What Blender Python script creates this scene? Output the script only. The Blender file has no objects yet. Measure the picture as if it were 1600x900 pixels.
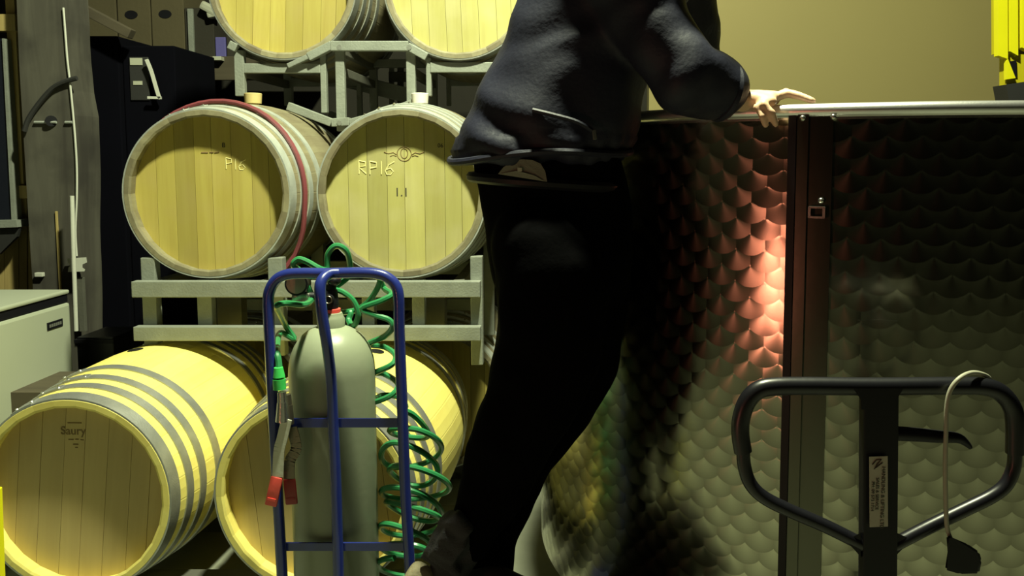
import bpy, bmesh, math, random
from mathutils import Vector, Matrix, noise
random.seed(7)
PI = math.pi
S = bpy.context.scene
COL = S.collection

# ------------------------------------------------------------------ camera
F = 1300.0; CXP, CYP = 875.0, 364.0; PITCH = math.radians(5.0); EYE = Vector((0, 0, 1.45))
cam = bpy.data.cameras.new('camera'); camo = bpy.data.objects.new('camera', cam); COL.objects.link(camo)
camo.location = EYE; camo.rotation_euler = (math.radians(90) - PITCH, 0, 0)
cam.sensor_fit = 'HORIZONTAL'; cam.sensor_width = 36; cam.lens = 36 * F / 1600
cam.shift_x = (800 - CXP) / 1600; cam.shift_y = -(450 - CYP) / 1600
cam.clip_start = 0.05
S.camera = camo

# ------------------------------------------------------------------ world, lights, exposure
S.view_settings.view_transform = 'Standard'; S.view_settings.look = 'None'
S.view_settings.gamma = 1; S.view_settings.use_curve_mapping = False
S.view_settings.exposure = 0.0
w = bpy.data.worlds.new('world'); S.world = w; w.use_nodes = True
w.node_tree.nodes['Background'].inputs[0].default_value = (0.75, 0.8, 0.55, 1)
w.node_tree.nodes['Background'].inputs[1].default_value = 0.004

def area(name, loc, target, sx, sy, power, color, spread=None):
    l = bpy.data.lights.new(name, 'AREA'); l.shape = 'RECTANGLE'; l.size = sx; l.size_y = sy
    l.energy = power; l.color = color
    if spread: l.spread = math.radians(spread)
    o = bpy.data.objects.new(name, l); COL.objects.link(o); o.location = loc
    o.rotation_euler = (Vector(target) - Vector(loc)).to_track_quat('-Z', 'Y').to_euler()
    return o
area('high_bay_lamp', (0.06, 1.86, 4.3), (-0.1, 2.3, 0.5), 0.20, 0.20, 350, (0.95, 1.0, 0.66))
area('fill_light', (-1.6, -3.6, 4.2), (-0.5, 2.5, 0.9), 1.2, 0.3, 1.6, (1.0, 0.98, 0.72))  # weak fill added behind the camera, stands for no known lamp
area('red_heater_glow', (-1.63, -0.35, 0.74), (0.45, 1.74, 1.18), 0.06, 0.48, .62, (1.0, 0.30, 0.20), 60)

# ------------------------------------------------------------------ helpers
def P(px, py, Y):
    a = (px - CXP) / F; b = -(py - CYP) / F
    d = Vector((a, math.cos(PITCH) + b * math.sin(PITCH), -math.sin(PITCH) + b * math.cos(PITCH)))
    return EYE + d * (Y / d.y)

def link(name, me, mat=None, parent=None, **kw):
    o = bpy.data.objects.new(name, me); COL.objects.link(o)
    if mat is not None:
        if not me.materials: me.materials.append(mat)
    if parent: o.parent = parent
    for k, v in kw.items(): o[k] = v
    return o

def mesh(name, bm, mat, parent=None, smooth=False, **kw):
    me = bpy.data.meshes.new(name); bmesh.ops.recalc_face_normals(bm, faces=bm.faces)
    bm.to_mesh(me); bm.free(); me.materials.append(mat)
    if smooth:
        for p in me.polygons: p.use_smooth = True
        try: me.set_sharp_from_angle(angle=math.radians(40))
        except Exception: pass
    return link(name, me, None, parent, **kw)

def thing(name, label, cat, loc=(0, 0, 0), rz=0, group=None):
    o = bpy.data.objects.new(name, None); COL.objects.link(o)
    o.location = loc; o.rotation_euler = (0, 0, rz); o['label'] = label; o['category'] = cat
    o.empty_display_size = .05
    if group: o['group'] = group
    return o

def tag(o, label, cat, group=None):
    o['label'] = label; o['category'] = cat
    if group: o['group'] = group
    return o

def text_obj(name, c):
    tmp = bpy.data.objects.new('tmp', c); COL.objects.link(tmp)
    dg = bpy.context.evaluated_depsgraph_get(); me = bpy.data.meshes.new_from_object(tmp.evaluated_get(dg))
    bpy.data.objects.remove(tmp); me.name = name
    if not me.materials: me.materials.append(c.materials[0])
    o = bpy.data.objects.new(name, me); COL.objects.link(o); return o

def box(bm, c, s, rot=None, bev=0.0):
    m = Matrix.Translation(c)
    if rot is not None: m = m @ rot
    r = bmesh.ops.create_cube(bm, size=1, matrix=m @ Matrix.Diagonal((s[0], s[1], s[2], 1)))
    if bev:
        es = {e for v in r['verts'] for e in v.link_edges}
        bmesh.ops.bevel(bm, geom=list(es), offset=bev, segments=2, affect='EDGES', profile=.6)

def bxx(bm, x0, x1, y0, y1, z0, z1, bev=0.0):
    box(bm, ((x0+x1)/2, (y0+y1)/2, (z0+z1)/2), (abs(x1-x0), abs(y1-y0), abs(z1-z0)), None, bev)

def beam(bm, a, b, w_, h_, bev=0.0, up=Vector((0, 0, 1))):
    a = Vector(a); b = Vector(b); d = (b - a); L = d.length; d.normalize()
    if abs(d.dot(up)) > .98: up = Vector((0, 1, 0))
    x = d.cross(up).normalized(); z = x.cross(d)
    R = Matrix((x, d, z)).transposed().to_4x4()
    box(bm, (a + b) / 2, (w_, L, h_), R, bev)

def cyl(bm, a, b, r, r2=None, seg=24):
    a = Vector(a); b = Vector(b); d = b - a
    q = d.to_track_quat('Z', 'Y').to_matrix().to_4x4()
    return bmesh.ops.create_cone(bm, cap_ends=True, segments=seg, radius1=r, radius2=r if r2 is None else r2,
                          depth=d.length, matrix=Matrix.Translation((a + b) / 2) @ q)

def catmull(pts, n=8, closed=False):
    pts = [Vector(p) for p in pts]; out = []
    N = len(pts)
    rng = range(N if closed else N - 1)
    for i in rng:
        if closed: p0, p1, p2, p3 = pts[i-1], pts[i], pts[(i+1) % N], pts[(i+2) % N]
        else: p0, p1, p2, p3 = pts[max(i-1, 0)], pts[i], pts[i+1], pts[min(i+2, N-1)]
        for k in range(n):
            t = k / n
            out.append(.5 * ((2*p1) + (p2-p0)*t + (2*p0-5*p1+4*p2-p3)*t*t + (3*p1-p0-3*p2+p3)*t**3))
    if not closed: out.append(pts[-1])
    return out

def tube(bm, pts, r, seg=10, closed=False, cap=True):
    pts = [Vector(p) for p in pts]; n = len(pts); rings = []
    rr = r if isinstance(r, (list, tuple)) else [r] * n
    t = (pts[1] - pts[0]).normalized()
    u = t.orthogonal().normalized()
    for i, p in enumerate(pts):
        if closed: t2 = (pts[(i+1) % n] - pts[i-1]).normalized()
        else: t2 = (pts[min(i+1, n-1)] - pts[max(i-1, 0)]).normalized()
        u = (u - t2 * u.dot(t2)).normalized(); v = t2.cross(u)
        rings.append([bm.verts.new(p + (u * math.cos(2*PI*k/seg) + v * math.sin(2*PI*k/seg)) * rr[i]) for k in range(seg)])
    for i in range(n if closed else n - 1):
        a, b = rings[i], rings[(i+1) % n]
        for k in range(seg):
            bm.faces.new((a[k], a[(k+1) % seg], b[(k+1) % seg], b[k]))
    if cap and not closed:
        bm.faces.new(rings[0][::-1]); bm.faces.new(rings[-1])

def lathe(bm, prof, seg=32, c=(0, 0, 0)):
    rings = []
    for r, z in prof:
        rings.append([bm.verts.new((c[0] + r*math.cos(2*PI*k/seg), c[1] + r*math.sin(2*PI*k/seg), c[2] + z)) for k in range(seg)])
    for a, b in zip(rings, rings[1:]):
        for k in range(seg): bm.faces.new((a[k], a[(k+1) % seg], b[(k+1) % seg], b[k]))
    bm.faces.new(rings[0][::-1]); bm.faces.new(rings[-1])

# ------------------------------------------------------------------ materials
def newmat(name):
    m = bpy.data.materials.new(name); m.use_nodes = True
    nt = m.node_tree; b = nt.nodes['Principled BSDF']
    return m, nt, b

def N(nt, kind, **kw):
    n = nt.nodes.new(kind)
    for k, v in kw.items(): setattr(n, k, v)
    return n

def plain(name, col, rough=.5, metal=0.0, var=.12, scale=9.0, bump=.05, spec=None, coat=0):
    m, nt, b = newmat(name)
    tc = N(nt, 'ShaderNodeTexCoord'); no = N(nt, 'ShaderNodeTexNoise'); no.inputs['Scale'].default_value = scale
    no.inputs['Detail'].default_value = 6
    nt.links.new(tc.outputs['Object'], no.inputs['Vector'])
    mx = N(nt, 'ShaderNodeMix', data_type='RGBA')
    mx.inputs['A'].default_value = (*[c * (1 - var) for c in col], 1)
    mx.inputs['B'].default_value = (*[min(1, c * (1 + var)) for c in col], 1)
    nt.links.new(no.outputs['Fac'], mx.inputs['Factor']); nt.links.new(mx.outputs['Result'], b.inputs['Base Color'])
    b.inputs['Roughness'].default_value = rough; b.inputs['Metallic'].default_value = metal
    if spec is not None: b.inputs['Specular IOR Level'].default_value = spec
    if coat: b.inputs['Coat Weight'].default_value = coat
    if bump:
        bp = N(nt, 'ShaderNodeBump'); bp.inputs['Strength'].default_value = bump; bp.inputs['Distance'].default_value = .01
        n2 = N(nt, 'ShaderNodeTexNoise'); n2.inputs['Scale'].default_value = scale * 9
        nt.links.new(tc.outputs['Object'], n2.inputs['Vector']); nt.links.new(n2.outputs['Fac'], bp.inputs['Height'])
        nt.links.new(bp.outputs['Normal'], b.inputs['Normal'])
    return m

def wood(name, light, dark, axis='Y', scale=14.0, rough=.6, rnd=.18, stain=None, stain_amt=.5, stain_scale=3.0):
    m, nt, b = newmat(name)
    tc = N(nt, 'ShaderNodeTexCoord'); oi = N(nt, 'ShaderNodeObjectInfo')
    mp = N(nt, 'ShaderNodeMapping')
    st = {'X': (.07, 1, 1), 'Y': (1, .07, 1), 'Z': (1, 1, .07)}[axis]
    mp.inputs['Scale'].default_value = [s * scale for s in st]
    ad = N(nt, 'ShaderNodeVectorMath', operation='ADD'); sc = N(nt, 'ShaderNodeVectorMath', operation='SCALE')
    cb = N(nt, 'ShaderNodeCombineXYZ')
    for i in range(3): nt.links.new(oi.outputs['Random'], cb.inputs[i])
    nt.links.new(cb.outputs[0], sc.inputs[0]); sc.inputs['Scale'].default_value = 13.0
    nt.links.new(tc.outputs['Object'], ad.inputs[0]); nt.links.new(sc.outputs[0], ad.inputs[1])
    nt.links.new(ad.outputs[0], mp.inputs['Vector'])
    n1 = N(nt, 'ShaderNodeTexNoise'); n1.inputs['Scale'].default_value = 1.0; n1.inputs['Detail'].default_value = 8
    n1.inputs['Distortion'].default_value = .8; n1.inputs['Roughness'].default_value = .65
    nt.links.new(mp.outputs[0], n1.inputs['Vector'])
    rp = N(nt, 'ShaderNodeMapRange'); rp.inputs['From Min'].default_value = .3; rp.inputs['From Max'].default_value = .7
    nt.links.new(n1.outputs['Fac'], rp.inputs['Value'])
    mx = N(nt, 'ShaderNodeMix', data_type='RGBA')
    mx.inputs['A'].default_value = (*dark, 1); mx.inputs['B'].default_value = (*light, 1)
    nt.links.new(rp.outputs[0], mx.inputs['Factor'])
    last = mx.outputs['Result']
    if stain:
        n3 = N(nt, 'ShaderNodeTexNoise'); n3.inputs['Scale'].default_value = stain_scale; n3.inputs['Detail'].default_value = 5
        nt.links.new(ad.outputs[0], n3.inputs['Vector'])
        r3 = N(nt, 'ShaderNodeMapRange'); r3.inputs['From Min'].default_value = .45; r3.inputs['From Max'].default_value = .7
        r3.inputs['To Max'].default_value = stain_amt
        nt.links.new(n3.outputs['Fac'], r3.inputs['Value'])
        m3 = N(nt, 'ShaderNodeMix', data_type='RGBA'); m3.inputs['B'].default_value = (*stain, 1)
        nt.links.new(r3.outputs[0], m3.inputs['Factor']); nt.links.new(last, m3.inputs['A']); last = m3.outputs['Result']
    hs = N(nt, 'ShaderNodeHueSaturation')
    mr = N(nt, 'ShaderNodeMapRange'); mr.inputs['To Min'].default_value = 1 - rnd; mr.inputs['To Max'].default_value = 1 + rnd
    nt.links.new(oi.outputs['Random'], mr.inputs['Value']); nt.links.new(mr.outputs[0], hs.inputs['Value'])
    nt.links.new(last, hs.inputs['Color']); nt.links.new(hs.outputs[0], b.inputs['Base Color'])
    b.inputs['Roughness'].default_value = rough
    bp = N(nt, 'ShaderNodeBump'); bp.inputs['Strength'].default_value = .12; bp.inputs['Distance'].default_value = .004
    nt.links.new(n1.outputs['Fac'], bp.inputs['Height']); nt.links.new(bp.outputs['Normal'], b.inputs['Normal'])
    return m

M = {}
M['oak_new'] = wood('oak_new', (.90, .80, .24), (.84, .71, .18), 'Y', 16, .55, .07, (.62, .48, .13), .35)
M['oak_head'] = wood('oak_head', (.47, .40, .10), (.37, .29, .065), 'Z', 18, .6, .16, (.44, .34, .14), .35, 6)
M['oak_head_pale'] = wood('oak_head_pale', (.48, .45, .155), (.39, .35, .115), 'Z', 18, .6, .14, (.55, .5, .28), .4, 6)
M['oak_head_new'] = wood('oak_head_new', (.56, .44, .19), (.48, .36, .15), 'Z', 18, .6, .08)
M['oak_aged'] = wood('oak_aged', (.30, .275, .17), (.18, .155, .09), 'Y', 16, .7, .15, (.10, .07, .045), .6)
M['galv'] = plain('galvanised_hoop', (.50, .53, .50), .42, .40, .30, 22, .10)
M['galv_mid'] = plain('new_hoop', (.42, .43, .42), .40, .72, .30, 22, .10)
M['galv_dark'] = plain('dull_hoop', (.30, .31, .28), .5, .6, .3, 16, .1)
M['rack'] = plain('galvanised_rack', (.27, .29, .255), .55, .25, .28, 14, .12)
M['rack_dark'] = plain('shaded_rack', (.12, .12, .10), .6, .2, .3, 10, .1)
M['bung_wax'] = plain('bung_yellow', (.62, .50, .22), .5)
M['bung_white'] = plain('bung_white', (.85, .84, .76), .5)
M['black'] = plain('black_plastic', (.007, .007, .010), .5, 0, .3, 8, .02, .3)
M['blackgloss'] = plain('black_enamel', (.006, .006, .009), .36, 0, .3, 8, .02)
M['void'] = plain('black_sheet', (.0015, .0015, .004), .9, 0, .4, 3, .05, .08)
M['blue'] = plain('blue_enamel', (.018, .030, .20), .30, 0, .12, 20, .03, coat=.4)
M['sage'] = plain('grey_green_paint', (.27, .30, .21), .38, 0, .10, 6, .03)
M['green'] = plain('green_hose', (.028, .21, .075), .32, 0, .12, 30, .01)
M['greenbright'] = plain('green_coupling', (.06, .60, .12), .3)
M['red'] = plain('red_grip', (.85, .10, .08), .4)
M['lever'] = plain('dull_nickel', (.72, .74, .62), .4, 0)
M['reddark'] = plain('dark_red_grip', (.28, .02, .02), .45)
M['steel'] = plain('bright_steel', (.62, .61, .56), .25, .95, .1, 20, .02)
M['brass'] = plain('valve_metal', (.18, .16, .12), .35, .8)
M['winehose'] = plain('wine_red_hose', (.19, .045, .055), .4, 0, .2, 14, .02)
M['skin'] = plain('skin', (.80, .52, .34), .5, 0, .06, 20, .05)
M['hosetip'] = plain('pink_rubber', (.62, .34, .22), .5)
M['jacket'] = plain('navy_cloth', (.013, .014, .030), .58, 0, .25, 10, .10, .35)
M['trousers'] = plain('black_cloth', (.0016, .0016, .002), .97, 0, .3, 10, .1, .04)
M['shirt'] = plain('grey_cloth', (.17, .17, .13), .85, 0, .15, 30, .2)
M['sock'] = plain('dark_grey_cloth', (.03, .03, .035), .85, 0, .25, 30, .3)
M['boot'] = plain('tan_boot_leather', (.36, .32, .20), .7, 0, .25, 16, .2)
M['rubber'] = plain('rubber', (.02, .02, .02), .7)
M['hair'] = plain('brown_hair', (.04, .025, .015), .7)
M['white'] = plain('white_enamel', (.40, .43, .34), .35, 0, .06, 3, .01)
M['pvc'] = plain('white_pvc', (.55, .56, .50), .4)
M['sticker'] = plain('pale_sticker', (.42, .43, .34), .6, 0, .1)
M['ink'] = plain('dark_ink', (.05, .045, .03), .7)
M['burn'] = plain('burnt_mark', (.20, .13, .045), .7)
M['chalk'] = plain('chalk', (.85, .78, .36), .9)
M['cardboard'] = plain('cardboard', (.085, .07, .035), .85, 0, .15, 5, .1)
M['carddark'] = plain('dark_cardboard', (.025, .022, .015), .85, 0, .15, 5, .1)
M['purple'] = plain('purple_bag', (.10, .09, .30), .6)
M['post'] = wood('old_post', (.10, .095, .075), (.045, .04, .033), 'Z', 9, .85, .05, (.025, .022, .02), .8, 4)
M['pine'] = wood('pine_board', (.50, .39, .15), (.30, .22, .08), 'Z', 12, .7, .2)
M['plank'] = wood('shelf_plank', (.085, .07, .042), (.05, .04, .025), 'X', 10, .8, .1)
M['glass'] = plain('dark_glass', (.01, .012, .02), .1)
M['yellow'] = plain('yellow_paint', (.85, .80, .01), .4, 0, .06, 8, .02)
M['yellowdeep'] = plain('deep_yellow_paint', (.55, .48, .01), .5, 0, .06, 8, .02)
M['cord'] = plain('grey_cord', (.36, .35, .27), .5)
M['tan'] = plain('ochre_wall_paint', (.215, .18, .068), .75, 0, .05, 1.2, .04)
M['wall'] = plain('dark_timber_lining', (.018, .016, .011), .9, 0, .4, 3, .1)
M['floor'] = plain('grey_concrete', (.22, .23, .175), .8, 0, .25, 5, .2)
M['ceil'] = plain('dark_ceiling', (.06, .06, .05), .9)
M['weld'] = plain('smooth_dark_steel', (.10, .10, .075), .22, .9, .15, 3, .02)
M['rimsteel'] = plain('polished_rim', (.85, .84, .84), .36, .95, .08, 30, .03)

def marbled():
    """engine-turned steel: overlapping ground discs turn the anisotropy round their centres"""
    m, nt, b = newmat('engine_turned_steel'); L = nt.links.new
    def math_(op, a, c=None, d=None):
        n = N(nt, 'ShaderNodeMath', operation=op)
        for i, v in enumerate((a, c, d)):
            if v is None: continue
            if isinstance(v, (int, float)): n.inputs[i].default_value = v
            else: L(v, n.inputs[i])
        return n.outputs[0]
    tc = N(nt, 'ShaderNodeTexCoord'); sp = N(nt, 'ShaderNodeSeparateXYZ'); L(tc.outputs['Object'], sp.inputs[0])
    u = math_('ARCTAN2', sp.outputs[0], sp.outputs[1]); v = sp.outputs[2]
    nz = N(nt, 'ShaderNodeTexNoise'); nz.inputs['Scale'].default_value = 2.5; L(tc.outputs['Object'], nz.inputs['Vector'])
    wob = math_('MULTIPLY', math_('SUBTRACT', nz.outputs['Fac'], .5), .02)
    u = math_('ADD', u, wob)
    s_, c_, R_ = .034, .066, .044
    k = math_('FLOOR', math_('DIVIDE', v, s_))
    def cand(j):
        row = math_('ADD', k, float(j)); par = math_('MODULO', math_('ADD', row, 1000.0), 2.0)
        sh = math_('MULTIPLY', par, c_ / 2)
        col = math_('ROUND', math_('DIVIDE', math_('SUBTRACT', u, sh), c_))
        lx = math_('SUBTRACT', u, math_('ADD', math_('MULTIPLY', col, c_), sh))
        ly = math_('SUBTRACT', v, math_('MULTIPLY', row, s_))
        d = math_('SQRT', math_('ADD', math_('MULTIPLY', lx, lx), math_('MULTIPLY', ly, ly)))
        return lx, ly, math_('LESS_THAN', d, R_)
    c2, c1, c0, cm = cand(2), cand(1), cand(0), cand(-1)
    def sel(f, a, bb): return math_('ADD', math_('MULTIPLY', a, f), math_('MULTIPLY', bb, math_('SUBTRACT', 1.0, f)))
    lx = sel(c1[2], c1[0], sel(c0[2], c0[0], cm[0])); lx = sel(c2[2], c2[0], lx)
    ly = sel(c1[2], c1[1], sel(c0[2], c0[1], cm[1])); ly = sel(c2[2], c2[1], ly)
    ge = N(nt, 'ShaderNodeNewGeometry')
    up = N(nt, 'ShaderNodeCombineXYZ'); up.inputs[2].default_value = 1
    cr = N(nt, 'ShaderNodeVectorMath', operation='CROSS_PRODUCT'); L(up.outputs[0], cr.inputs[0]); L(ge.outputs['Normal'], cr.inputs[1])
    def sc(vec, f):
        n = N(nt, 'ShaderNodeVectorMath', operation='SCALE'); L(vec, n.inputs[0]); L(f, n.inputs['Scale']); return n.outputs[0]
    def add(a, bb):
        n = N(nt, 'ShaderNodeVectorMath', operation='ADD'); L(a, n.inputs[0]); L(bb, n.inputs[1]); return n.outputs[0]
    T = add(sc(cr.outputs[0], math_('MULTIPLY', ly, -1.0)), sc(up.outputs[0], lx))
    nn = N(nt, 'ShaderNodeVectorMath', operation='NORMALIZE'); L(T, nn.inputs[0])
    L(nn.outputs[0], b.inputs['Tangent'])
    tilt = add(sc(cr.outputs[0], math_('MULTIPLY', lx, -TILT)), sc(up.outputs[0], math_('MULTIPLY', ly, TILT)))
    n2 = N(nt, 'ShaderNodeVectorMath', operation='NORMALIZE'); L(add(ge.outputs['Normal'], tilt), n2.inputs[0])
    L(n2.outputs[0], b.inputs['Normal'])
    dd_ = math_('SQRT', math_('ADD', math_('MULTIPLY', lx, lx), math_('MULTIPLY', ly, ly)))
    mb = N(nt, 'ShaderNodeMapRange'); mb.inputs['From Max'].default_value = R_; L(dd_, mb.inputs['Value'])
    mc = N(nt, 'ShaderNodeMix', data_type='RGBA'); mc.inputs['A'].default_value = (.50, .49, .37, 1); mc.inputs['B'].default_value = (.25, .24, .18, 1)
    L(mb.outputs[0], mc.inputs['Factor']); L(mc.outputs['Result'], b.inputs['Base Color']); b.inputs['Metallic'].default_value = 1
    rr = N(nt, 'ShaderNodeMapRange'); rr.inputs['To Min'].default_value = .15; rr.inputs['To Max'].default_value = .21
    L(nz.outputs['Fac'], rr.inputs['Value']); L(rr.outputs[0], b.inputs['Roughness'])
    b.inputs['Anisotropic'].default_value = .72
    return m
TILT = .14
M['marbled'] = marbled()

# ------------------------------------------------------------------ setting
def structure(name, x0, x1, y0, y1, z0, z1, mat):
    bm = bmesh.new(); bxx(bm, x0, x1, y0, y1, z0, z1); o = mesh(name, bm, mat); o['kind'] = 'structure'; return o
structure('floor', -3.1, 4.2, -5, 5.6, -.1, 0, M['floor'])
structure('ceiling', -3.1, 4.2, -5, 5.6, 5.7, 5.8, M['ceil'])
structure('wall_back', -3.1, 4.2, 5.5, 5.6, 0, 5.7, M['wall'])
wl = structure('wall_left', -3.1, -3.0, -5, 5.5, 0, 5.7, M['wall'])
structure('wall_right', 0.45, 4.2, 4.25, 4.35, 0, 5.7, M['tan'])

# ------------------------------------------------------------------ oak barrels
BL, RE, RM, TH, NS = .95, .305, .351, .027, 28
CZ = RM
def rad(t): return RE + (RM - RE) * (1 - (2*t/BL - 1)**2)
def stave_mesh():
    bm = bmesh.new(); ts = [0, .004, .03, .10, .2, .34, .475, .61, .75, .85, .92, .946, .95]
    ha = PI / NS * .997; grid = []
    for t in ts:
        row = []
        ro = rad(t) - (.003 if t in (0, .95) else 0); ri = rad(t) - TH
        if t < .003 or t > .947: ri += .008
        for a in (-ha, -ha*.9, 0, ha*.9, ha):
            r = ro - (.0005 if abs(a) == ha else 0)
            row.append(bm.verts.new((r*math.sin(a), t, r*math.cos(a))))
        for a in (ha, -ha): row.append(bm.verts.new((ri*math.sin(a), t, ri*math.cos(a))))
        grid.append(row)
    n = 7
    for a, b in zip(grid, grid[1:]):
        for k in range(n): bm.faces.new((a[k], a[(k+1) % n], b[(k+1) % n], b[k]))
    bm.faces.new(grid[0][::-1]); bm.faces.new(grid[-1])
    bmesh.ops.recalc_face_normals(bm, faces=bm.faces)
    me = bpy.data.meshes.new('stave'); bm.to_mesh(me); bm.free(); me.materials.append(M['oak_new']); return me
STAVE = stave_mesh()
HOOPS = [(.001, .044), (.078, .110), (.146, .178), (.235, .270)]
HOOPS += [(BL - b, BL - a) for a, b in HOOPS[::-1]]
def hoop_mesh(t0, t1):
    bm = bmesh.new(); seg = 84; rings = []
    for t, off in ((t0, .0035), (t1, .0035), (t1, -.002), (t0, -.002)):
        rings.append([bm.verts.new(((rad(t)+off)*math.sin(2*PI*k/seg), t, (rad(t)+off)*math.cos(2*PI*k/seg))) for k in range(seg)])
    for i in range(4):
        a, b = rings[i], rings[(i+1) % 4]
        for k in range(seg): bm.faces.new((a[k], a[(k+1) % seg], b[(k+1) % seg], b[k]))
    # lapped end of the strap
    tm = (t0 + t1) / 2; prev = None
    for k in range(9):
        a = -.12 + .24 * k / 8; cur = [bm.verts.new(((rad(t)+o)*math.sin(a), t, (rad(t)+o)*math.cos(a))) for t, o in ((t0, .006), (t1, .006), (t1, .003), (t0, .003))]
        if prev:
            for q in range(4): bm.faces.new((prev[q], prev[(q+1) % 4], cur[(q+1) % 4], cur[q]))
        else: bm.faces.new(cur)
        prev = cur
    bm.faces.new(prev[::-1])
    bmesh.ops.recalc_face_normals(bm, faces=bm.faces)
    me = bpy.data.meshes.new('hoop'); bm.to_mesh(me); bm.free(); me.materials.append(M['galv'])
    for p in me.polygons: p.use_smooth = True
    me.set_sharp_from_angle(angle=math.radians(40)); return me
def rivet_mesh(t0, t1):
    bm = bmesh.new(); t = (t0 + t1) / 2; r = rad(t) + .006
    for a in (-.085, .085):
        bmesh.ops.create_icosphere(bm, subdivisions=1, radius=.0055, matrix=Matrix.Translation((r*math.sin(a), t, r*math.cos(a))))
    me = bpy.data.meshes.new('rivets'); bm.to_mesh(me); bm.free(); me.materials.append(M['steel']); return me
HM = [(hoop_mesh(*h), rivet_mesh(*h)) for h in HOOPS]
RC0 = .052; RH = rad(RC0) - TH + .002
CUTS = [-RH, -.205, -.135, -.062, .002, .075, .150, .212, RH]
def board_mesh(x0, x1, yf, yb):
    bm = bmesh.new(); g = .0011; a, b = x0 + g*.6, x1 - g*.6; pts = []
    n = 8
    for k in range(n + 1):
        x = a + (b - a) * k / n; pts.append((x, math.sqrt(max(RH*RH - x*x, 1e-6))))
    for k in range(n, -1, -1):
        x = a + (b - a) * k / n; pts.append((x, -math.sqrt(max(RH*RH - x*x, 1e-6))))
    f = [bm.verts.new((x, yf, z)) for x, z in pts]; bk = [bm.verts.new((x, yb, z)) for x, z in pts]
    bm.faces.new(f); bm.faces.new(bk[::-1]); m = len(pts)
    for k in range(m): bm.faces.new((f[k], f[(k+1) % m], bk[(k+1) % m], bk[k]))
    bmesh.ops.remove_doubles(bm, verts=bm.verts, dist=1e-5)
    bmesh.ops.recalc_face_normals(bm, faces=bm.faces)
    me = bpy.data.meshes.new('head_board'); bm.to_mesh(me); bm.free(); me.materials.append(M['oak_head']); return me
BOARDS = [board_mesh(a, b, RC0 + random.uniform(-.0005, .0005), RC0 + .018) for a, b in zip(CUTS, CUTS[1:])]
BACKS = [board_mesh(a, b, BL - .063, BL - .045) for a, b in zip(CUTS, CUTS[1:])]

def setmat(o, mat):
    o.material_slots[0].link = 'OBJECT'; o.material_slots[0].material = mat

def barrel(label, group, x, y, z, yaw=0, roll=0, head_roll=0, body='oak_new', head='oak_head', hoop='galv', bung=None):
    """z is the height of the barrel's axis; the Empty sits under its belly"""
    t = thing('oak_barrel', label, 'barrel', (x, y, z - CZ), yaw, group)
    A = Matrix.Translation((0, 0, CZ)) @ Matrix.Rotation(roll, 4, 'Y')
    H = Matrix.Translation((0, 0, CZ)) @ Matrix.Rotation(head_roll, 4, 'Y')
    for k in range(NS):
        o = link('stave', STAVE, None, t); o.matrix_basis = A @ Matrix.Rotation(2*PI*(k+.5)/NS, 4, 'Y'); setmat(o, M[body])
    for i, (hm, rm) in enumerate(HM):
        o = link('hoop', hm, None, t); o.matrix_basis = A @ Matrix.Rotation(-.35 + .07*((i*37) % 5), 4, 'Y'); setmat(o, M[hoop])
        r = link('rivets', rm, None, o); r['kind'] = 'stuff'
    for me in BOARDS + BACKS:
        o = link('head_board', me, None, t); o.matrix_basis = H; setmat(o, M[head])
    bm = bmesh.new()
    if bung:
        lathe(bm, [(.020, -.03), (.024, .004), (.033, .006), (.036, .045), (.033, .048)], 20)
        o = mesh('bung', bm, M[bung], t, True); zb = RM
    else:
        lathe(bm, [(.026, -.001), (.026, .0015), (.024, .002)], 20)
        o = mesh('bung_hole', bm, M['black'], t, True); zb = RM
    o.matrix_basis = A @ Matrix.Translation((0, BL/2, zb))
    return t

def head_text(t, s, size, u, v, mat, y=.0522, name='lettering', bold=0):
    c = bpy.data.curves.new(name, 'FONT'); c.body = s; c.size = size; c.extrude = .0004; c.offset = bold
    c.align_x = 'CENTER'; c.align_y = 'CENTER'; c.materials.append(M[mat])
    o = text_obj(name, c); o.parent = t
    o.location = (u, y - .0008, CZ + v); o.rotation_euler = (PI/2, 0, 0); return o

def strokes(t, lines, mat, r=.0022, name='chalk_writing', y=.0518):
    bm = bmesh.new()
    for ln in lines: tube(bm, [(u, y, CZ + v) for u, v in ln], r, 5)
    return mesh(name, bm, M[mat], t)

def RPt(px, py, Y): return P(px, py, Y)
row1, row2, row3 = 'new oak barrels on the bottom tier', 'oak barrels on the middle tier', 'oak barrels on the top tier'
c = P(112, 777, 2.46)
b1 = barrel('pale new oak barrel at bottom left, dark bung hole and four bright hoops in front', row1, c.x, c.y, c.z, math.radians(-2), -.14, .1, 'oak_new', 'oak_head_new', 'galv_mid')
Z1 = c.z
c = P(487, 775, 2.46)
b2 = barrel('pale new oak barrel on the bottom tier, half hidden behind the blue trolley', row1, c.x, c.y, Z1, math.radians(-4), .2, -.1, 'oak_new', 'oak_head_new', 'galv_mid')
c = P(112, 777, 2.46)
barrel('grey-hooped barrel on the bottom tier directly behind the bottom left barrel', row1, c.x + .10, 2.46 + 1.03, Z1, 0, .5, 0, 'oak_aged', 'oak_head')
c = P(487, 775, 2.46)
barrel('barrel on the bottom tier behind the one the trolley hides', row1, c.x + .22, 2.46 + 1.03, Z1, 0, .5, 0, 'oak_aged', 'oak_head')
c = P(322, 303, 3.02); Z2 = c.z
b3 = barrel('weathered barrel with a dark red hose over it, on the left of the middle tier', row2, c.x, c.y, Z2, math.radians(-1), 0, 0, 'oak_aged', 'oak_head', 'galv', 'bung_wax')
c = P(628, 303, 3.02)
b4 = barrel('barrel chalked RP16 with a white bung, on the middle tier behind the person', row2, c.x, c.y, Z2, math.radians(1), .0, 0, 'oak_aged', 'oak_head_pale', 'galv', 'bung_white')
c = P(440, -25, 3.50); Z3 = P(440, -25, 3.50).z
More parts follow.
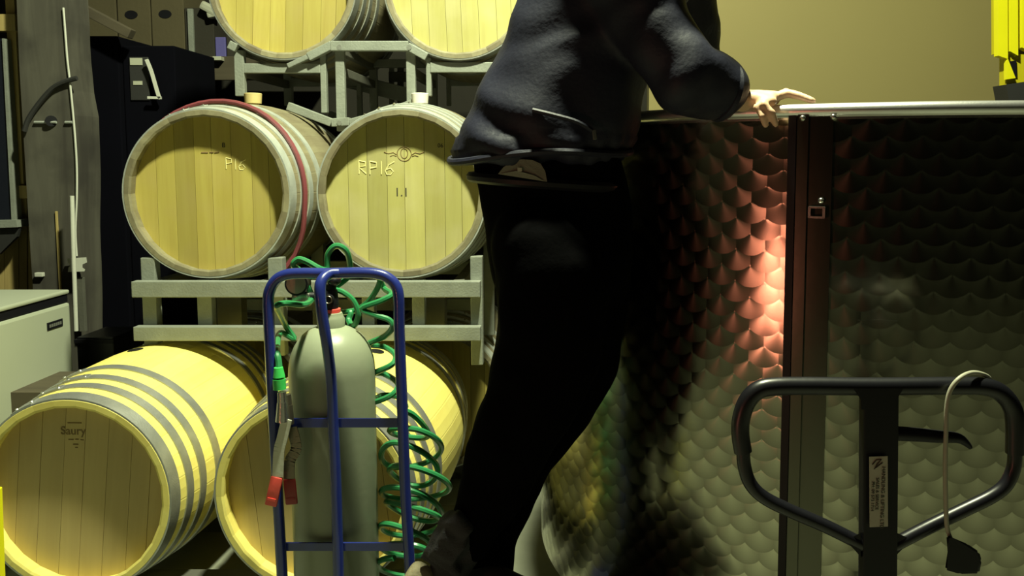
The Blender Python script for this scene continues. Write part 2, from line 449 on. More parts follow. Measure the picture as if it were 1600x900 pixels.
barrel('top tier barrel on the left, above the hosed barrel, cut by the photo top', row3, c.x, c.y, Z3, 0, 1, .05, 'oak_aged', 'oak_head', 'galv_dark', 'bung_wax')
c = P(715, -25, 3.50)
barrel('top tier barrel on the right, beside the jacket of the person', row3, c.x, c.y, Z3, 0, 1.6, -.04, 'oak_aged', 'oak_head_pale', 'galv_dark', 'bung_wax')

# writing on the heads
def six(u, v, s): return [(u+.7*s, v+1.0*s), (u+.25*s, v+.75*s), (u, v+.3*s), (u+.1*s, v+.02*s), (u+.4*s, v), (u+.6*s, v+.25*s), (u+.4*s, v+.5*s), (u+.08*s, v+.4*s)]
def RR(u, v, s): return [[(u, v), (u, v+s)], [(u, v+s), (u+.5*s, v+.9*s), (u+.5*s, v+.6*s), (u, v+.5*s), (u+.55*s, v)]]
def PP(u, v, s): return [[(u, v), (u, v+s)], [(u, v+s), (u+.5*s, v+.9*s), (u+.5*s, v+.55*s), (u, v+.45*s)]]
q = .048
strokes(b4, RR(-.165, .072, q) + PP(-.125, .070, q) + [[(-.083, .070), (-.083, .070+q)]] + [six(-.068, .068, q)], 'chalk')
strokes(b3, PP(.055, .090, q*.85) + [[(.090, .088), (.090, .088+q*.8)]] + [six(.102, .086, q*.8)], 'chalk', .0016)
head_text(b4, '1.1', .045, -.010, 0.003, 'ink')
head_text(b4, '06', .022, .135, .175, 'ink')
head_text(b3, 'B', .024, .048, .176, 'ink')
strokes(b3, [[(-.035, .150), (-.010, .150)], [(-.004, .151), (.010, .151)], [(.014, .150), (.030, .152)]], 'burn', .0026, 'burnt_mark', .0520)
head_text(b1, 'Saury', .036, -.018, .190, 'burn', bold=.0006)
strokes(b1, [[(-.034, .163), (-.018, .163)], [(-.012, .164), (-.002, .164)], [(.004, .163), (.014, .162)], [(-.020, .148), (-.004, .148)], [(-.014, .138), (-.006, .138)], [(-.034, .216), (.010, .216)]], 'burn', .0022, 'burnt_mark', .0520)
bm = bmesh.new()   # round burnt crest on the RP16 barrel
tube(bm, [(.002 + .026*math.cos(a*PI/12), .0518, CZ + .145 + .026*math.sin(a*PI/12)) for a in range(24)], .0016, 5, True)
tube(bm, [(.002 + .013*math.cos(a*PI/8), .0518, CZ + .147 + .018*math.sin(a*PI/8)) for a in range(16)], .0016, 5, True)
for sgn in (-1, 1):
    tube(bm, [(.002 + sgn*x, .0518, CZ + z) for x, z in ((.028, .142), (.040, .150), (.058, .146), (.074, .152))], .0016, 5)
    tube(bm, [(.002 + sgn*x, .0518, CZ + z) for x, z in ((.028, .136), (.040, .140), (.052, .136))], .0014, 5)
mesh('burnt_crest', bm, M['burn'], b4)

# dark red hose lying over the middle-left barrel
bm = bmesh.new(); pts = []
o3 = b3.location + Vector((0, 0, CZ))
for k in range(25):
    a = -1.05 + (2.25 + 1.05) * k / 24; t = .125 + .03*math.sin(k*.25); r = rad(t) + .014
    if a > 1.75: r += (a - 1.75) * .06
    pts.append(o3 + Vector((r*math.sin(a), t - .02*(k/24), r*math.cos(a))))
e = pts[-1]
pts += [e + Vector((-.035, -.01, -.05)), e + Vector((-.055, -.02, -.09))]
tube(bm, pts, .0095, 8); h = thing('wine_hose', 'dark red hose draped over the middle left barrel, its end hanging free', 'hose', pts[0])
ho = mesh('hose', bm, M['winehose'], h, True); ho.location = -Vector(pts[0])
bm = bmesh.new(); d = (pts[-1] - pts[-2]).normalized(); cyl(bm, pts[-1] - d*.01, pts[-1] + d*.035, .013, .011, 12)
ho = mesh('hose_end', bm, M['hosetip'], h, True); ho.location = -Vector(pts[0])

# ------------------------------------------------------------------ racks
def part_box(name, t, x0, x1, y0, y1, z0, z1, mat, bev=.003):
    bm = bmesh.new(); bxx(bm, x0, x1, y0, y1, z0, z1, bev)
    o = mesh(name, bm, mat, t); o.location = -t.location; return o
def part_beam(name, t, a, b, w_, h_, mat, bev=.003):
    bm = bmesh.new(); beam(bm, a, b, w_, h_, bev); o = mesh(name, bm, mat, t); o.location = -t.location; return o
YR = 2.985
def X(px, Y): return (px - CXP) / F * Y * 1.0
def zz(py, Y): return P(875, py, Y).z
t = thing('barrel_rack', 'galvanised rack under the middle tier, two long rails across the photo', 'rack', (P(478, 480, YR).x, 3.3, zz(533, YR)))
xl, xr = P(205, 450, YR).x, P(750, 450, YR).x
for (ya, yb) in ((YR, YR+.04), (3.60, 3.64)):
    for (p0, p1) in ((440, 465), (511, 533)):
        part_box('rail', t, xl, xr, ya, yb, zz(p1, YR), zz(p0, YR), M['rack'])
for px0, px1, top, bot in ((212, 234, 405, 578), (413, 436, 405, 560), (733, 752, 403, 575), (560, 580, 441, 530)):
    for ya in (YR + .042, 3.555):
        part_box('post', t, P(px0, 450, YR).x, P(px1, 450, YR).x, ya, ya + .045, zz(bot, YR), zz(top, YR), M['rack'])
for px0, px1 in ((299, 322), (640, 660)):
    part_box('post', t, P(px0, 450, YR).x, P(px1, 450, YR).x, YR + .042, YR + .08, zz(533, YR), zz(440, YR), M['rack'])
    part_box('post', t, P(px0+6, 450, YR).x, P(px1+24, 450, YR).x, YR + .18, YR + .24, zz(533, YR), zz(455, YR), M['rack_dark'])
for cx in (b3.location.x, b4.location.x):
    for s in (-1, 1):
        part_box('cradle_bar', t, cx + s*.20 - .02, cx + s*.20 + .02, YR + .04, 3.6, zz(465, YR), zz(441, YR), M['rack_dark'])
YT = 3.52
t = thing('barrel_rack', 'galvanised cradle rack with bolted sloping arms, between middle and top tiers', 'rack', (P(590, 120, YT).x, YT, zz(190, YT)))
def pb(px0, px1, py0, py1, name='post', y=YT, d=.03, mat='rack'):
    part_box(name, t, P(px0, py0, YT).x, P(px1, py0, YT).x, y, y + d, zz(py1, YT), zz(py0, YT), M[mat])
def cradle(px_list, y, hgt, mat='rack', name='cradle_arm'):
    for (a, b) in zip(px_list, px_list[1:]):
        part_beam(name, t, P(a[0], a[1], YT) + Vector((0, y - YT, 0)), P(b[0], b[1], YT) + Vector((0, y - YT, 0)), .006 if False else .035, hgt, M[mat])
for y in (YT, YT + .62):
    pb(365, 380, 78, 150, y=y); pb(499, 508, 84, 176, y=y + .005); pb(523, 537, 76, 205, y=y); pb(634, 648, 76, 200, y=y)
    pb(665, 673, 90, 150, y=y + .005); pb(800, 815, 80, 170, y=y)
    pb(380, 500, 99, 114, 'rung', y=y); pb(672, 800, 97, 113, 'rung', y=y)
    cradle([(360, 70), (372, 76)], y - .005, .034)
    cradle([(452, 104), (486, 88)], y - .008, .020); cradle([(484, 90), (521, 71)], y - .010, .034); cradle([(519, 73), (640, 73)], y - .012, .040); cradle([(638, 73), (668, 90)], y - .010, .032)
    cradle([(452, 166), (520, 192), (548, 190)], y - .01, .034); cradle([(548, 192), (600, 178), (650, 160)], y - .01, .03)
for px in (372, 530, 641):
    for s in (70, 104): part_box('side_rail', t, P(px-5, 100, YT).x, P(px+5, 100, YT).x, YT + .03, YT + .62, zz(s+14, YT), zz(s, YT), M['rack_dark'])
for (px, py) in ((530, 74), (639, 74), (530, 192)):
    bm = bmesh.new(); a = P(px, py, YT - .03); cyl(bm, a, a + Vector((0, .03, 0)), .011, None, 8)
    o = mesh('bolt', bm, M['galv_dark'], t); o.location = -t.location
t = thing('timber_brace', 'grey slanting plank between rack posts, above the RP16 barrel', 'plank', P(590, 140, 4.2))
part_beam('board', t, P(530, 122, 4.2), P(640, 150, 4.2), .03, .075, M['rack'], .003)
t = thing('rear_rack_post', 'thin grey upright with a cross piece, seen between the upper rack posts', 'post', P(610, 170, 4.3))
part_beam('upright', t, P(612, 240, 4.3), P(612, 105, 4.3), .022, .03, M['rack']); part_beam('upright', t, P(626, 240, 4.3), P(626, 95, 4.3), .03, .03, M['rack_dark'])
part_beam('cross_piece', t, P(608, 120, 4.29), P(650, 120, 4.29), .03, .05, M['rack_dark'])
# low cradles under the bottom tier
t = thing('floor_rack', 'low steel rack on the floor carrying the bottom tier of barrels', 'rack', (-.9, 3.0, 0))
zc = Z1 - rad(.2)
for Y in (2.62, 3.14, 3.69, 4.16):
    part_box('rail', t, -1.75, -.2, Y, Y + .06, .0, zc - .004, M['rack_dark'])

# ------------------------------------------------------------------ steel tank
TC = Vector((.94, 2.6, 0)); TR = 1.0; ZT = P(1232, 172, 1.745).z; ZB = .28
tank = thing('wine_tank', 'big round open steel tank with swirl-ground sides, person leaning on it', 'tank', (TC.x, TC.y, 0))
def ang(px):   # angle round the tank of the near wall under a pixel column
    k = (px - CXP) / F; A_ = 1 + k*k; B_ = -2*(k*TC.x + TC.y); C_ = TC.x**2 + TC.y**2 - TR**2
    d = (-B_ - math.sqrt(B_*B_ - 4*A_*C_)) / (2*A_); return math.atan2(d - TC.y, k*d - TC.x), d
a0 = ang(1232)[0]; a1 = ang(1298)[0]
def wall(aa, ab, r, thick, z0, z1, n, name, mat):
    bm = bmesh.new(); prev = None
    zs = [z0, (z0+z1)/2, z1]
    for k in range(n + 1):
        a = aa + (ab - aa) * k / n
        cur = [bm.verts.new((r*math.cos(a), r*math.sin(a), z)) for z in (z0, z1)] + [bm.verts.new(((r-thick)*math.cos(a), (r-thick)*math.sin(a), z)) for z in (z1, z0)]
        if prev:
            for q in range(4): bm.faces.new((prev[q], prev[(q+1) % 4], cur[(q+1) % 4], cur[q]))
        elif abs(ab - aa) < 6.27: bm.faces.new(cur)
        prev = cur
    if abs(ab - aa) < 6.27: bm.faces.new(prev[::-1])
    return mesh(name, bm, mat, tank, True)
wall(a1, a0 + 2*PI, TR, .004, ZB, ZT, 160, 'shell', M['marbled'])
wall(a0 - .002, a1 + .002, TR + .006, .010, ZB, ZT - .012, 8, 'seam_plate', M['weld'])
def strip(px0, px1, r, mat, name):
    wall(ang(px0)[0], ang(px1)[0], r, .008, ZB, ZT - .014, 2, name, M[mat])
strip(1231, 1243, TR + .011, 'black', 'seam_edge'); strip(1245, 1262, TR + .013, 'weld', 'cover_strip'); strip(1297, 1299.5, TR + .010, 'weld', 'seam_bead')
bm = bmesh.new(); tube(bm, [(TR*math.cos(a*PI/80), TR*math.sin(a*PI/80), ZT - .004) for a in range(160)], .0140, 12, True)
mesh('rim', bm, M['rimsteel'], tank, True)
wall(0, 2*PI - 1e-6, TR + .004, .008, ZT - .022, ZT - .010, 160, 'rim_band', M['steel'])
bm = bmesh.new(); lathe(bm, [(TR - .004, ZB), (TR - .004, ZB + .01)], 96); mesh('tank_bottom', bm, M['weld'], tank)
for a in (-1.9, -2.9, .3, 1.6):
    bm = bmesh.new(); cyl(bm, (.86*math.cos(a), .86*math.sin(a), 0), (.86*math.cos(a), .86*math.sin(a), ZB + .002), .04); mesh('leg', bm, M['steel'], tank, True)
def on_tank(px, py, off=.0):
    a, d = ang(px); p = P(px, py, d); n = Vector((math.cos(a), math.sin(a), 0)); return p + n*off - tank.location, a
bm = bmesh.new()
p, a = on_tank(1278, 331, .018); R_ = Matrix.Rotation(a, 4, 'Z')
for dy, dz, sy, sz in ((-.014, 0, .005, .022), (.014, 0, .005, .022), (0, .010, .03, .004), (0, -.010, .03, .004)):
    box(bm, p + R_ @ Vector((0, dy, dz)), (.008, sy, sz), R_)
mesh('latch', bm, M['steel'], tank)
for px, py in ((1256, 185), (1303, 183), (1284, 313)):
    bm = bmesh.new(); p, a = on_tank(px, py, .012); bmesh.ops.create_icosphere(bm, subdivisions=2, radius=.0065, matrix=Matrix.Translation(p)); mesh('bolt', bm, M['steel'], tank, True)
bm = bmesh.new(); pp = [on_tank(px, py, .0015)[0] for px, py in ((1318, 498), (1345, 500), (1372, 499), (1402, 501))]; tube(bm, pp, .0012, 5); mesh('scratch', bm, M['steel'], tank)

# ------------------------------------------------------------------ person
YP = 1.86
def remesh(bm, voxel, name, mat, parent, smooth=6, disp=None, **kw):
    me = bpy.data.meshes.new('tmp'); bmesh.ops.recalc_face_normals(bm, faces=bm.faces); bm.to_mesh(me); bm.free()
    o = bpy.data.objects.new('tmp', me); COL.objects.link(o)
    m = o.modifiers.new('r', 'REMESH'); m.mode = 'VOXEL'; m.voxel_size = voxel
    if smooth:
        s = o.modifiers.new('s', 'SMOOTH'); s.factor = .5; s.iterations = smooth
    dg = bpy.context.evaluated_depsgraph_get(); me2 = bpy.data.meshes.new_from_object(o.evaluated_get(dg))
    bpy.data.objects.remove(o); bpy.data.meshes.remove(me)
    if disp:
        ns = [v.normal.copy() for v in me2.vertices]
        for v, n_ in zip(me2.vertices, ns): v.co += n_ * disp(v.co)
    for p in me2.polygons: p.use_smooth = True
    me2.name = name; me2.materials.clear(); me2.materials.append(mat)
    o = link(name, me2, None, parent, **kw); o.location = -parent.location; return o
def loft(bm, secs, seg=24):
    """secs: (centre, a along x, b along y [, tilt])"""
    rings = []
    for s in secs:
        c, a, b = s[:3]; sy = s[3] if len(s) > 3 else 0
        rings.append([bm.verts.new((c[0] + a*math.cos(2*PI*k/seg), c[1] + b*math.sin(2*PI*k/seg), c[2] + sy*a*math.cos(2*PI*k/seg))) for k in range(seg)])
    for a, b in zip(rings, rings[1:]):
        for k in range(seg): bm.faces.new((a[k], a[(k+1) % seg], b[(k+1) % seg], b[k]))
    bm.faces.new(rings[0][::-1]); bm.faces.new(rings[-1])
def chain(bm, pts, seg=18):
    ps = [p for p, r in pts]; rs = [r for p, r in pts]
    tube(bm, ps, rs, seg)
    for p, r in (pts[0], pts[-1]): bmesh.ops.create_icosphere(bm, subdivisions=3, radius=r*.985, matrix=Matrix.Translation(p))
    for p, r in pts[1:-1]: bmesh.ops.create_icosphere(bm, subdivisions=3, radius=r*.99, matrix=Matrix.Translation(p))
per = thing('person', 'person in navy jacket and black trousers leaning over the tank, hand on rim', 'person', (P(770, 940, YP).x, YP, .40))
PX = F / YP
def rm(px): return px / PX
# jacket ------------------------------------------------------------
def spine(py, l, r, b, Y=YP, tilt=0):
    return (P((l + r)/2, py, Y), (r - l)/2/(F/Y), b, tilt)
bm = bmesh.new()
loft(bm, [spine(254, 716, 960, .150, 1.88), spine(236, 706, 985, .165, 1.88), spine(200, 721, 998, .165, 1.88), spine(145, 746, 1010, .16, 1.88), spine(100, 768, 1025, .155, 1.88),
          spine(50, 792, 1050, .155, 1.89), spine(0, 811, 1075, .16, 1.90), spine(-50, 835, 1100, .17, 1.88), spine(-90, 880, 1105, .15, 1.85), spine(-120, 960, 1080, .09, 1.82)], 28)
SH = P(975, -45, 1.76); EL = P(1068, 122, 1.68); WR = P(1136, 146, 1.725)
chain(bm, [(SH, .100), (SH.lerp(EL, .35), .088), (SH.lerp(EL, .7), .078), (EL, .070), (EL.lerp(WR, .5), .068), (EL.lerp(WR, .85), .062)])
SF = P(1050, -60, 2.06); EF = P(1092, 60, 2.20); WF = P(1100, 150, 2.30)
chain(bm, [(SF, .085), (SF.lerp(EF, .5), .075), (EF, .062), (EF.lerp(WF, .5), .055), (WF, .048)])
SH_, EL_ = SH.copy(), EL.copy()
def folds(co):
    # diagonal cloth folds: ridges run from the waist up towards the shoulder
    q = noise.noise(Vector((co.x*3, co.y*3, co.z*3)))
    a = co.x*.9 + co.z*.45 + .12*q; b2 = co.z*1.0 - co.x*.5 + .10*noise.noise(co*5)
    f = .010*math.sin(a*38 + 5*q) * (0.5 + .5*noise.noise(co*4)) + .009*noise.noise(Vector((b2*13, co.x*5, co.y*5))) + .0025*noise.noise(co*17)
    if co.z < zz(215, 1.88): f += .006*math.sin((co.x + co.y)*90)*.4 + .004
    return f
remesh(bm, .0105, 'jacket', M['jacket'], per, 4, folds)
# hem welt
bm = bmesh.new(); pts = []
c0, ax, by, _ = spine(243, 704, 985, .170, 1.88)
for k in range(48):
    a = 2*PI*k/48; q = .004*noise.noise(Vector((math.cos(a)*3, math.sin(a)*3, 1)))
    pts.append(c0 + Vector(((ax+q)*math.cos(a), (by+q)*math.sin(a), .006*math.sin(a*3) + .010*math.cos(a))))
tube(bm, pts, .008, 8, True); o = mesh('jacket_hem', bm, M['jacket'], per, True); o.location = -per.location
# cuff
bm = bmesh.new(); dcu = (WR - EL).normalized(); c1 = EL.lerp(WR, .93)
u_ = dcu.orthogonal().normalized(); v_ = dcu.cross(u_)
pts = [c1 + (u_*math.cos(a*PI/12) + v_*math.sin(a*PI/12))*.052 for a in range(24)]
tube(bm, pts, .011, 8, True); o = mesh('cuff', bm, M['jacket'], per, True); o.location = -per.location
# pocket zip pulls and pocket welt on the jacket's side
bm = bmesh.new()
fy = 1.88 - .168
pl = [P(832, 172, fy - .004), P(865, 180, fy - .008), P(900, 190, fy - .006), P(925, 204, fy + .004)]
tube(bm, catmull(pl, 5), .005, 6); o = mesh('pocket_welt', bm, M['jacket'], per, True); o.location = -per.location
bm = bmesh.new(); a = P(928, 203, fy + .005); beam(bm, a, a + Vector((.002, -.004, -.020)), .007, .004, .001); o = mesh('zip_pull', bm, M['galv_dark'], per); o.location = -per.location
# trousers ------------------------------------------------------------
bm = bmesh.new()
loft(bm, [spine(225, 745, 965, .13, 1.88), spine(262, 742, 975, .135, 1.88), spine(330, 752, 990, .14, 1.88), spine(400, 764, 995, .14, 1.87), spine(450, 772, 985, .125, 1.87), spine(480, 800, 950, .08, 1.87)], 28)
near = [(850, 385, 84), (862, 420, 90), (862, 480, 90), (852, 560, 86), (832, 620, 80), (802, 680, 68), (780, 730, 58), (764, 780, 52), (748, 815, 44), (736, 845, 36)]
far = [(895, 385, 80), (905, 420, 84), (904, 480, 82), (892, 560, 76), (868, 620, 66), (836, 680, 52), (812, 730, 46), (795, 780, 44), (776, 830, 42), (760, 880, 47), (758, 945, 46)]
YN, YF = 1.78, 1.92
def pants(pts, Y): return [(P(x, y, Y + (0.03 if i > 5 else 0)), r/(F/Y)) for i, (x, y, r) in enumerate(pts)]
chain(bm, pants(near, YN)); chain(bm, pants(far, YF))
remesh(bm, .0125, 'trousers', M['trousers'], per, 5, lambda co: .010*noise.noise(co*7) + .006*noise.noise(co*16))
bm = bmesh.new()
for pl_, r_ in (([(694, 806), (708, 822), (720, 835)], .024), ([(678, 832), (694, 842), (715, 856)], .024), ([(669, 850), (682, 858), (704, 870)], .022), ([(659, 866), (676, 876), (694, 888), (708, 898)], .011)):
    for dy_ in (-.03, 0, .03): tube(bm, catmull([P(x, y, YN - .005 + dy_*.9) + Vector((abs(dy_)*.5, 0, 0)) for x, y in pl_], 3), r_, 10)
chain(bm, [(P(735, 835, YN+.03), .05), (P(716, 862, YN+.03), .05), (P(700, 893, YN+.03), .044)])
remesh(bm, .007, 'bunched_trouser_cuff', M['sock'], per, 3, lambda co: .002*noise.noise(co*25))
# grey shirt tail under the jacket hem
bm = bmesh.new(); prof = []
outl = [(778, 272), (786, 262), (798, 253), (815, 249), (832, 250), (845, 256), (852, 268), (855, 284), (846, 281), (835, 274), (820, 270), (806, 267)]
ctr = P(820, 262, 1.72)
def bulge(px, py, off):
    c0 = P(858, py, 1.88); hw = 118/(F/1.88); q = P(px, py, 1.735); dx = (q.x - c0.x)/ .165
    Y = 1.88 - .148*math.sqrt(max(0, 1 - min(dx*dx, .95))) - off
    return P(px, py, Y)
fr = [bm.verts.new(bulge(x, y, .024)) for x, y in outl]; bk = [bm.verts.new(bulge(x, y, .004)) for x, y in outl]
bm.faces.new(fr); bm.faces.new(bk[::-1])
for k in range(len(outl)): bm.faces.new((fr[k], fr[(k+1) % len(outl)], bk[(k+1) % len(outl)], bk[k]))
bmesh.ops.triangulate(bm, faces=bm.faces)
o = mesh('shirt_tail', bm, M['shirt'], per); o.location = -per.location
bm = bmesh.new(); box(bm, bulge(812, 265, .027), (.009, .003, .008)); o2 = mesh('cloth_tag', bm, M['sticker'], o)
bm = bmesh.new(); c0, ax, by, _ = spine(284, 735, 968, .15, 1.88)
tube(bm, [c0 + Vector((ax*.985*math.cos(a*PI/20), .97*by*math.sin(a*PI/20), -.012*math.cos(a*PI/20))) for a in range(40)], .012, 8, True)
o = mesh('belt', bm, M['black'], per, True); o.location = -per.location
# body ------------------------------------------------------------
bm = bmesh.new()
loft(bm, [spine(400, 800, 960, .09, 1.87), spine(330, 790, 965, .10, 1.88), spine(240, 800, 955, .09, 1.88), spine(150, 820, 975, .10, 1.88), spine(50, 870, 1010, .11, 1.89), spine(-20, 890, 1040, .11, 1.91), spine(-75, 960, 1060, .06, 1.95)], 20)
HD = P(1062, -150, 1.76)  # unseen head, set forward over the near sleeve to shade it
chain(bm, [(P(1000, -50, 1.88), .058), (P(1020, -90, 1.83), .054), (P(1045, -135, 1.78), .052)])
bmesh.ops.create_icosphere(bm, subdivisions=3, radius=1, matrix=Matrix.Translation(HD) @ Matrix.Diagonal((.098, .078, .112, 1)))
bmesh.ops.create_icosphere(bm, subdivisions=3, radius=1, matrix=Matrix.Translation(HD + Vector((.03, 0, -.055))) @ Matrix.Diagonal((.070, .060, .070, 1)))
bmesh.ops.create_icosphere(bm, subdivisions=2, radius=1, matrix=Matrix.Translation(HD + Vector((.100, .012, -.015))) @ Matrix.Diagonal((.020, .011, .022, 1)))
bmesh.ops.create_icosphere(bm, subdivisions=2, radius=1, matrix=Matrix.Translation(HD + Vector((.088, .01, -.055))) @ Matrix.Diagonal((.013, .022, .008, 1)))
for s in (-1, 1): bmesh.ops.create_icosphere(bm, subdivisions=2, radius=1, matrix=Matrix.Translation(HD + Vector((-.005, s*.078, -.012))) @ Matrix.Diagonal((.020, .010, .030, 1)))
chain(bm, [(SH, .055), (SH.lerp(EL, .5), .046), (EL, .040), (EL.lerp(WR, .6), .034)])
chain(bm, [(SF, .05), (EF, .040), (WF, .028), (WF + Vector((.03, .02, -.10)), .026)])
for L_, Y in ((near, YN), (far, YF)):
    pp = pants(L_, Y); chain(bm, [(p, min(r*.6, .07)) for p, r in pp])
chain(bm, [(P(736, 845, YN+.03), .03), (P(690, 900, YN+.02), .026), (P(705, 945, YN+.01), .022)])
chain(bm, [(P(764, 925, YF+.03), .035), (P(762, 950, YF+.03), .035), (P(812, 960, YF), .03)])
# hand: wrist, palm, knuckles
W0 = EL.lerp(WR, .6); W1 = P(1160, 156, 1.742); K = P(1205, 156, 1.722)
chain(bm, [(W0, .034), (WR.lerp(W1, .3), .029), (W1, .0255)], 14)
dh = (K - W1).normalized(); nrm = Vector((0, 0, 1)); sd = dh.cross(nrm).normalized()   # sd points to the camera side
for i, (s, zoff, r) in enumerate(((-.030, .004, .0145), (-.011, .009, .016), (.009, .006, .0155), (.026, -.003, .0135))):
    a = W1 + sd*s*.5 + Vector((0, 0, .002)); b_ = W1 + dh*.062 + sd*s + Vector((0, 0, zoff - .002))
    chain(bm, [(a, .019), (a.lerp(b_, .5), .0175), (b_, r*.82)], 12)
K2 = lambda s, z_: W1 + dh*.060 + sd*s + Vector((0, 0, z_))
ZR = ZT + .010
def finger(pts, r0, r1):
    n = len(pts); chain(bm, [(Vector(p), r0 + (r1 - r0)*i/(n-1)) for i, p in enumerate(pts)], 12)
finger([K2(-.011, .006), P(1232, 146, 1.725), P(1253, 151, 1.712), P(1270, 157.5, 1.700)], .0108, .0072)      # forefinger side, long on the rim
finger([K2(-.030, .004), P(1228, 144, 1.775), P(1246, 148, 1.775), P(1262, 154, 1.770)], .0105, .0072)
finger([K2(.010, .002), P(1193, 163, 1.680), P(1206, 176, 1.672), P(1212, 194, 1.682)], .0105, .0070)     # over the rim, pointing down
finger([K2(.026, -.005), P(1182, 168, 1.688), P(1191, 182, 1.676), P(1196, 196, 1.684)], .0095, .0064)
finger([W1 + dh*.012 - sd*.018, W1 + dh*.03 - sd*.045, P(1200, 149, 1.825), P(1216, 152, 1.835)], .0120, .0080)     # thumb, far side
remesh(bm, .0042, 'body', M['skin'], per, 3)
# hair cap and eyes
bm = bmesh.new(); bmesh.ops.create_icosphere(bm, subdivisions=4, radius=1, matrix=Matrix.Translation(HD + Vector((-.018, 0, .018))) @ Matrix.Diagonal((.100, .086, .108, 1)))
remesh(bm, .008, 'hair', M['hair'], per, 2, lambda co: .006*noise.noise(co*40))
for s in (-1, 1):
    bm = bmesh.new(); bmesh.ops.create_icosphere(bm, subdivisions=2, radius=.013, matrix=Matrix.Translation(HD + Vector((.082, s*.03 + .008, .006)))); o = mesh('eye', bm, M['bung_white'], per, True); o.location = -per.location
# boots
def boot(heel, toe, z_mat, label=None):
    bm = bmesh.new(); d_ = (toe - heel); L_ = d_.length; d_.normalize(); s_ = d_.cross(Vector((0, 0, 1))).normalized(); u_ = s_.cross(d_)
    rings = []
    for t_, w_, h0, h1 in ((0, .028, .0, .075), (.08, .036, -.004, .09), (.3, .034, -.002, .085), (.5, .038, .0, .062), (.75, .046, 0, .045), (.93, .038, 0, .036), (1.0, .02, .004, .024)):
        c_ = heel + d_*L_*t_
        rings.append([bm.verts.new(c_ + s_*w_*x_ + u_*(h0 + (h1-h0)*y_)) for x_, y_ in ((-.9, 0), (.9, 0), (1, .4), (.75, .85), (.25, 1), (-.25, 1), (-.75, .85), (-1, .4))])
    for a, b in zip(rings, rings[1:]):
        for k in range(8): bm.faces.new((a[k], a[(k+1) % 8], b[(k+1) % 8], b[k]))
    bm.faces.new(rings[0][::-1]); bm.faces.new(rings[-1])
    o = mesh('boot', bm, z_mat, per, True); o.location = -per.location
    sb = o.modifiers.new('s', 'SUBSURF'); sb.levels = 2; sb.render_levels = 2
    bm = bmesh.new()
    beam(bm, heel + d_*.005 - u_*.012, heel + d_*L_*.95 - u_*.012, .076, .018, .006, up=u_)
    q_ = mesh('sole', bm, M['rubber'], o)
    return o
boot(P(618, 924, YN + .01), P(735, 984, YN + .01), M['boot'])
h_ = P(728, 955, YF); boot(Vector((h_.x, YF, .420)), Vector((h_.x + .22, YF - .08, .420)), M['rubber'])
# step under the feet, below the frame
t = thing('step_stool', 'low black step under the boots of the person', 'stool', (P(760, 950, YP).x, YP - .05, 0))
bm = bmesh.new(); box(bm, (.03, 0, .380), (.50, .44, .03), None, .004); mesh('top_board', bm, M['black'], t)
for sx in (-.19, .25):
    for sy in (-.18, .18): bm = bmesh.new(); box(bm, (sx, sy, .1825), (.035, .035, .365), None, .003); mesh('leg', bm, M['black'], t)

# ------------------------------------------------------------------ gas cylinder on its trolley
YC = 2.22
cb_ = P(522, 700, YC); cx_ = cb_.x
RC = 67 / (F / YC)
zsh = zz(582, YC); ztop = zz(508, YC); ztr = .06
cyl_t = thing('gas_cylinder', 'sage-grey gas cylinder with a rounded shoulder, standing in the blue trolley', 'cylinder', (cx_, YC, ztr))
prof = [(RC*.93, 0), (RC, .02), (RC, zsh - ztr)]
for k in range(1, 10):
    a = k*PI/2/10; prof.append((RC*(math.cos(a)**.75), zsh - ztr + (ztop - zsh)*math.sin(a)))
prof.append((RC*.30, ztop - ztr + .004))
bm = bmesh.new(); lathe(bm, prof, 48); mesh('shell', bm, M['sage'], cyl_t, True)
zn = ztop - ztr
bm = bmesh.new(); lathe(bm, [(.036, zn - .01), (.037, zn + .018), (.033, zn + .024), (.030, zn + .034), (.024, zn + .036)], 24); mesh('neck_ring', bm, M['sage'], cyl_t, True)
bm = bmesh.new(); lathe(bm, [(.026, zn + .036), (.026, zn + .045), (.022, zn + .046)], 24); mesh('seal_ring', bm, M['red'], cyl_t, True)
bm = bmesh.new(); lathe(bm, [(.020, zn + .044), (.022, zn + .06), (.019, zn + .095), (.016, zn + .098), (.016, zn + .112)], 20)
cyl(bm, (0, 0, zn + .075), (.004, -.035, zn + .075), .013); cyl(bm, (0, 0, zn + .08), (-.05, -.01, zn + .08), .012)
mesh('valve', bm, M['black'], cyl_t, True)
bm = bmesh.new(); tube(bm, [(.004 + .0095*math.cos(a*PI/8), -.036, zn + .075 + .0095*math.sin(a*PI/8)) for a in range(16)], .0016, 6, True); mesh('valve_outlet', bm, M['brass'], cyl_t, True)
bm = bmesh.new(); bmesh.ops.create_icosphere(bm, subdivisions=3, radius=.019, matrix=Matrix.Translation((.012, -.005, zn + .122)) @ Matrix.Diagonal((1, 1, .8, 1))); mesh('valve_knob', bm, M['blackgloss'], cyl_t, True)
bm = bmesh.new(); cyl(bm, (-.085, -.02, zn + .115), (-.085, .012, zn + .115), .031, None, 28); mesh('pressure_gauge', bm, M['black'], cyl_t, True)
bm = bmesh.new(); cyl(bm, (-.085, -.0215, zn + .115), (-.085, -.0205, zn + .115), .026, None, 28); mesh('gauge_face', bm, M['brass'], cyl_t)
bm = bmesh.new(); box(bm, (-.078, 0, zn + .072), (.045, .03, .035), None, .005); cyl(bm, (-.10, 0, zn + .08), (-.03, 0, zn + .08), .010); mesh('regulator', bm, M['steel'], cyl_t, True)

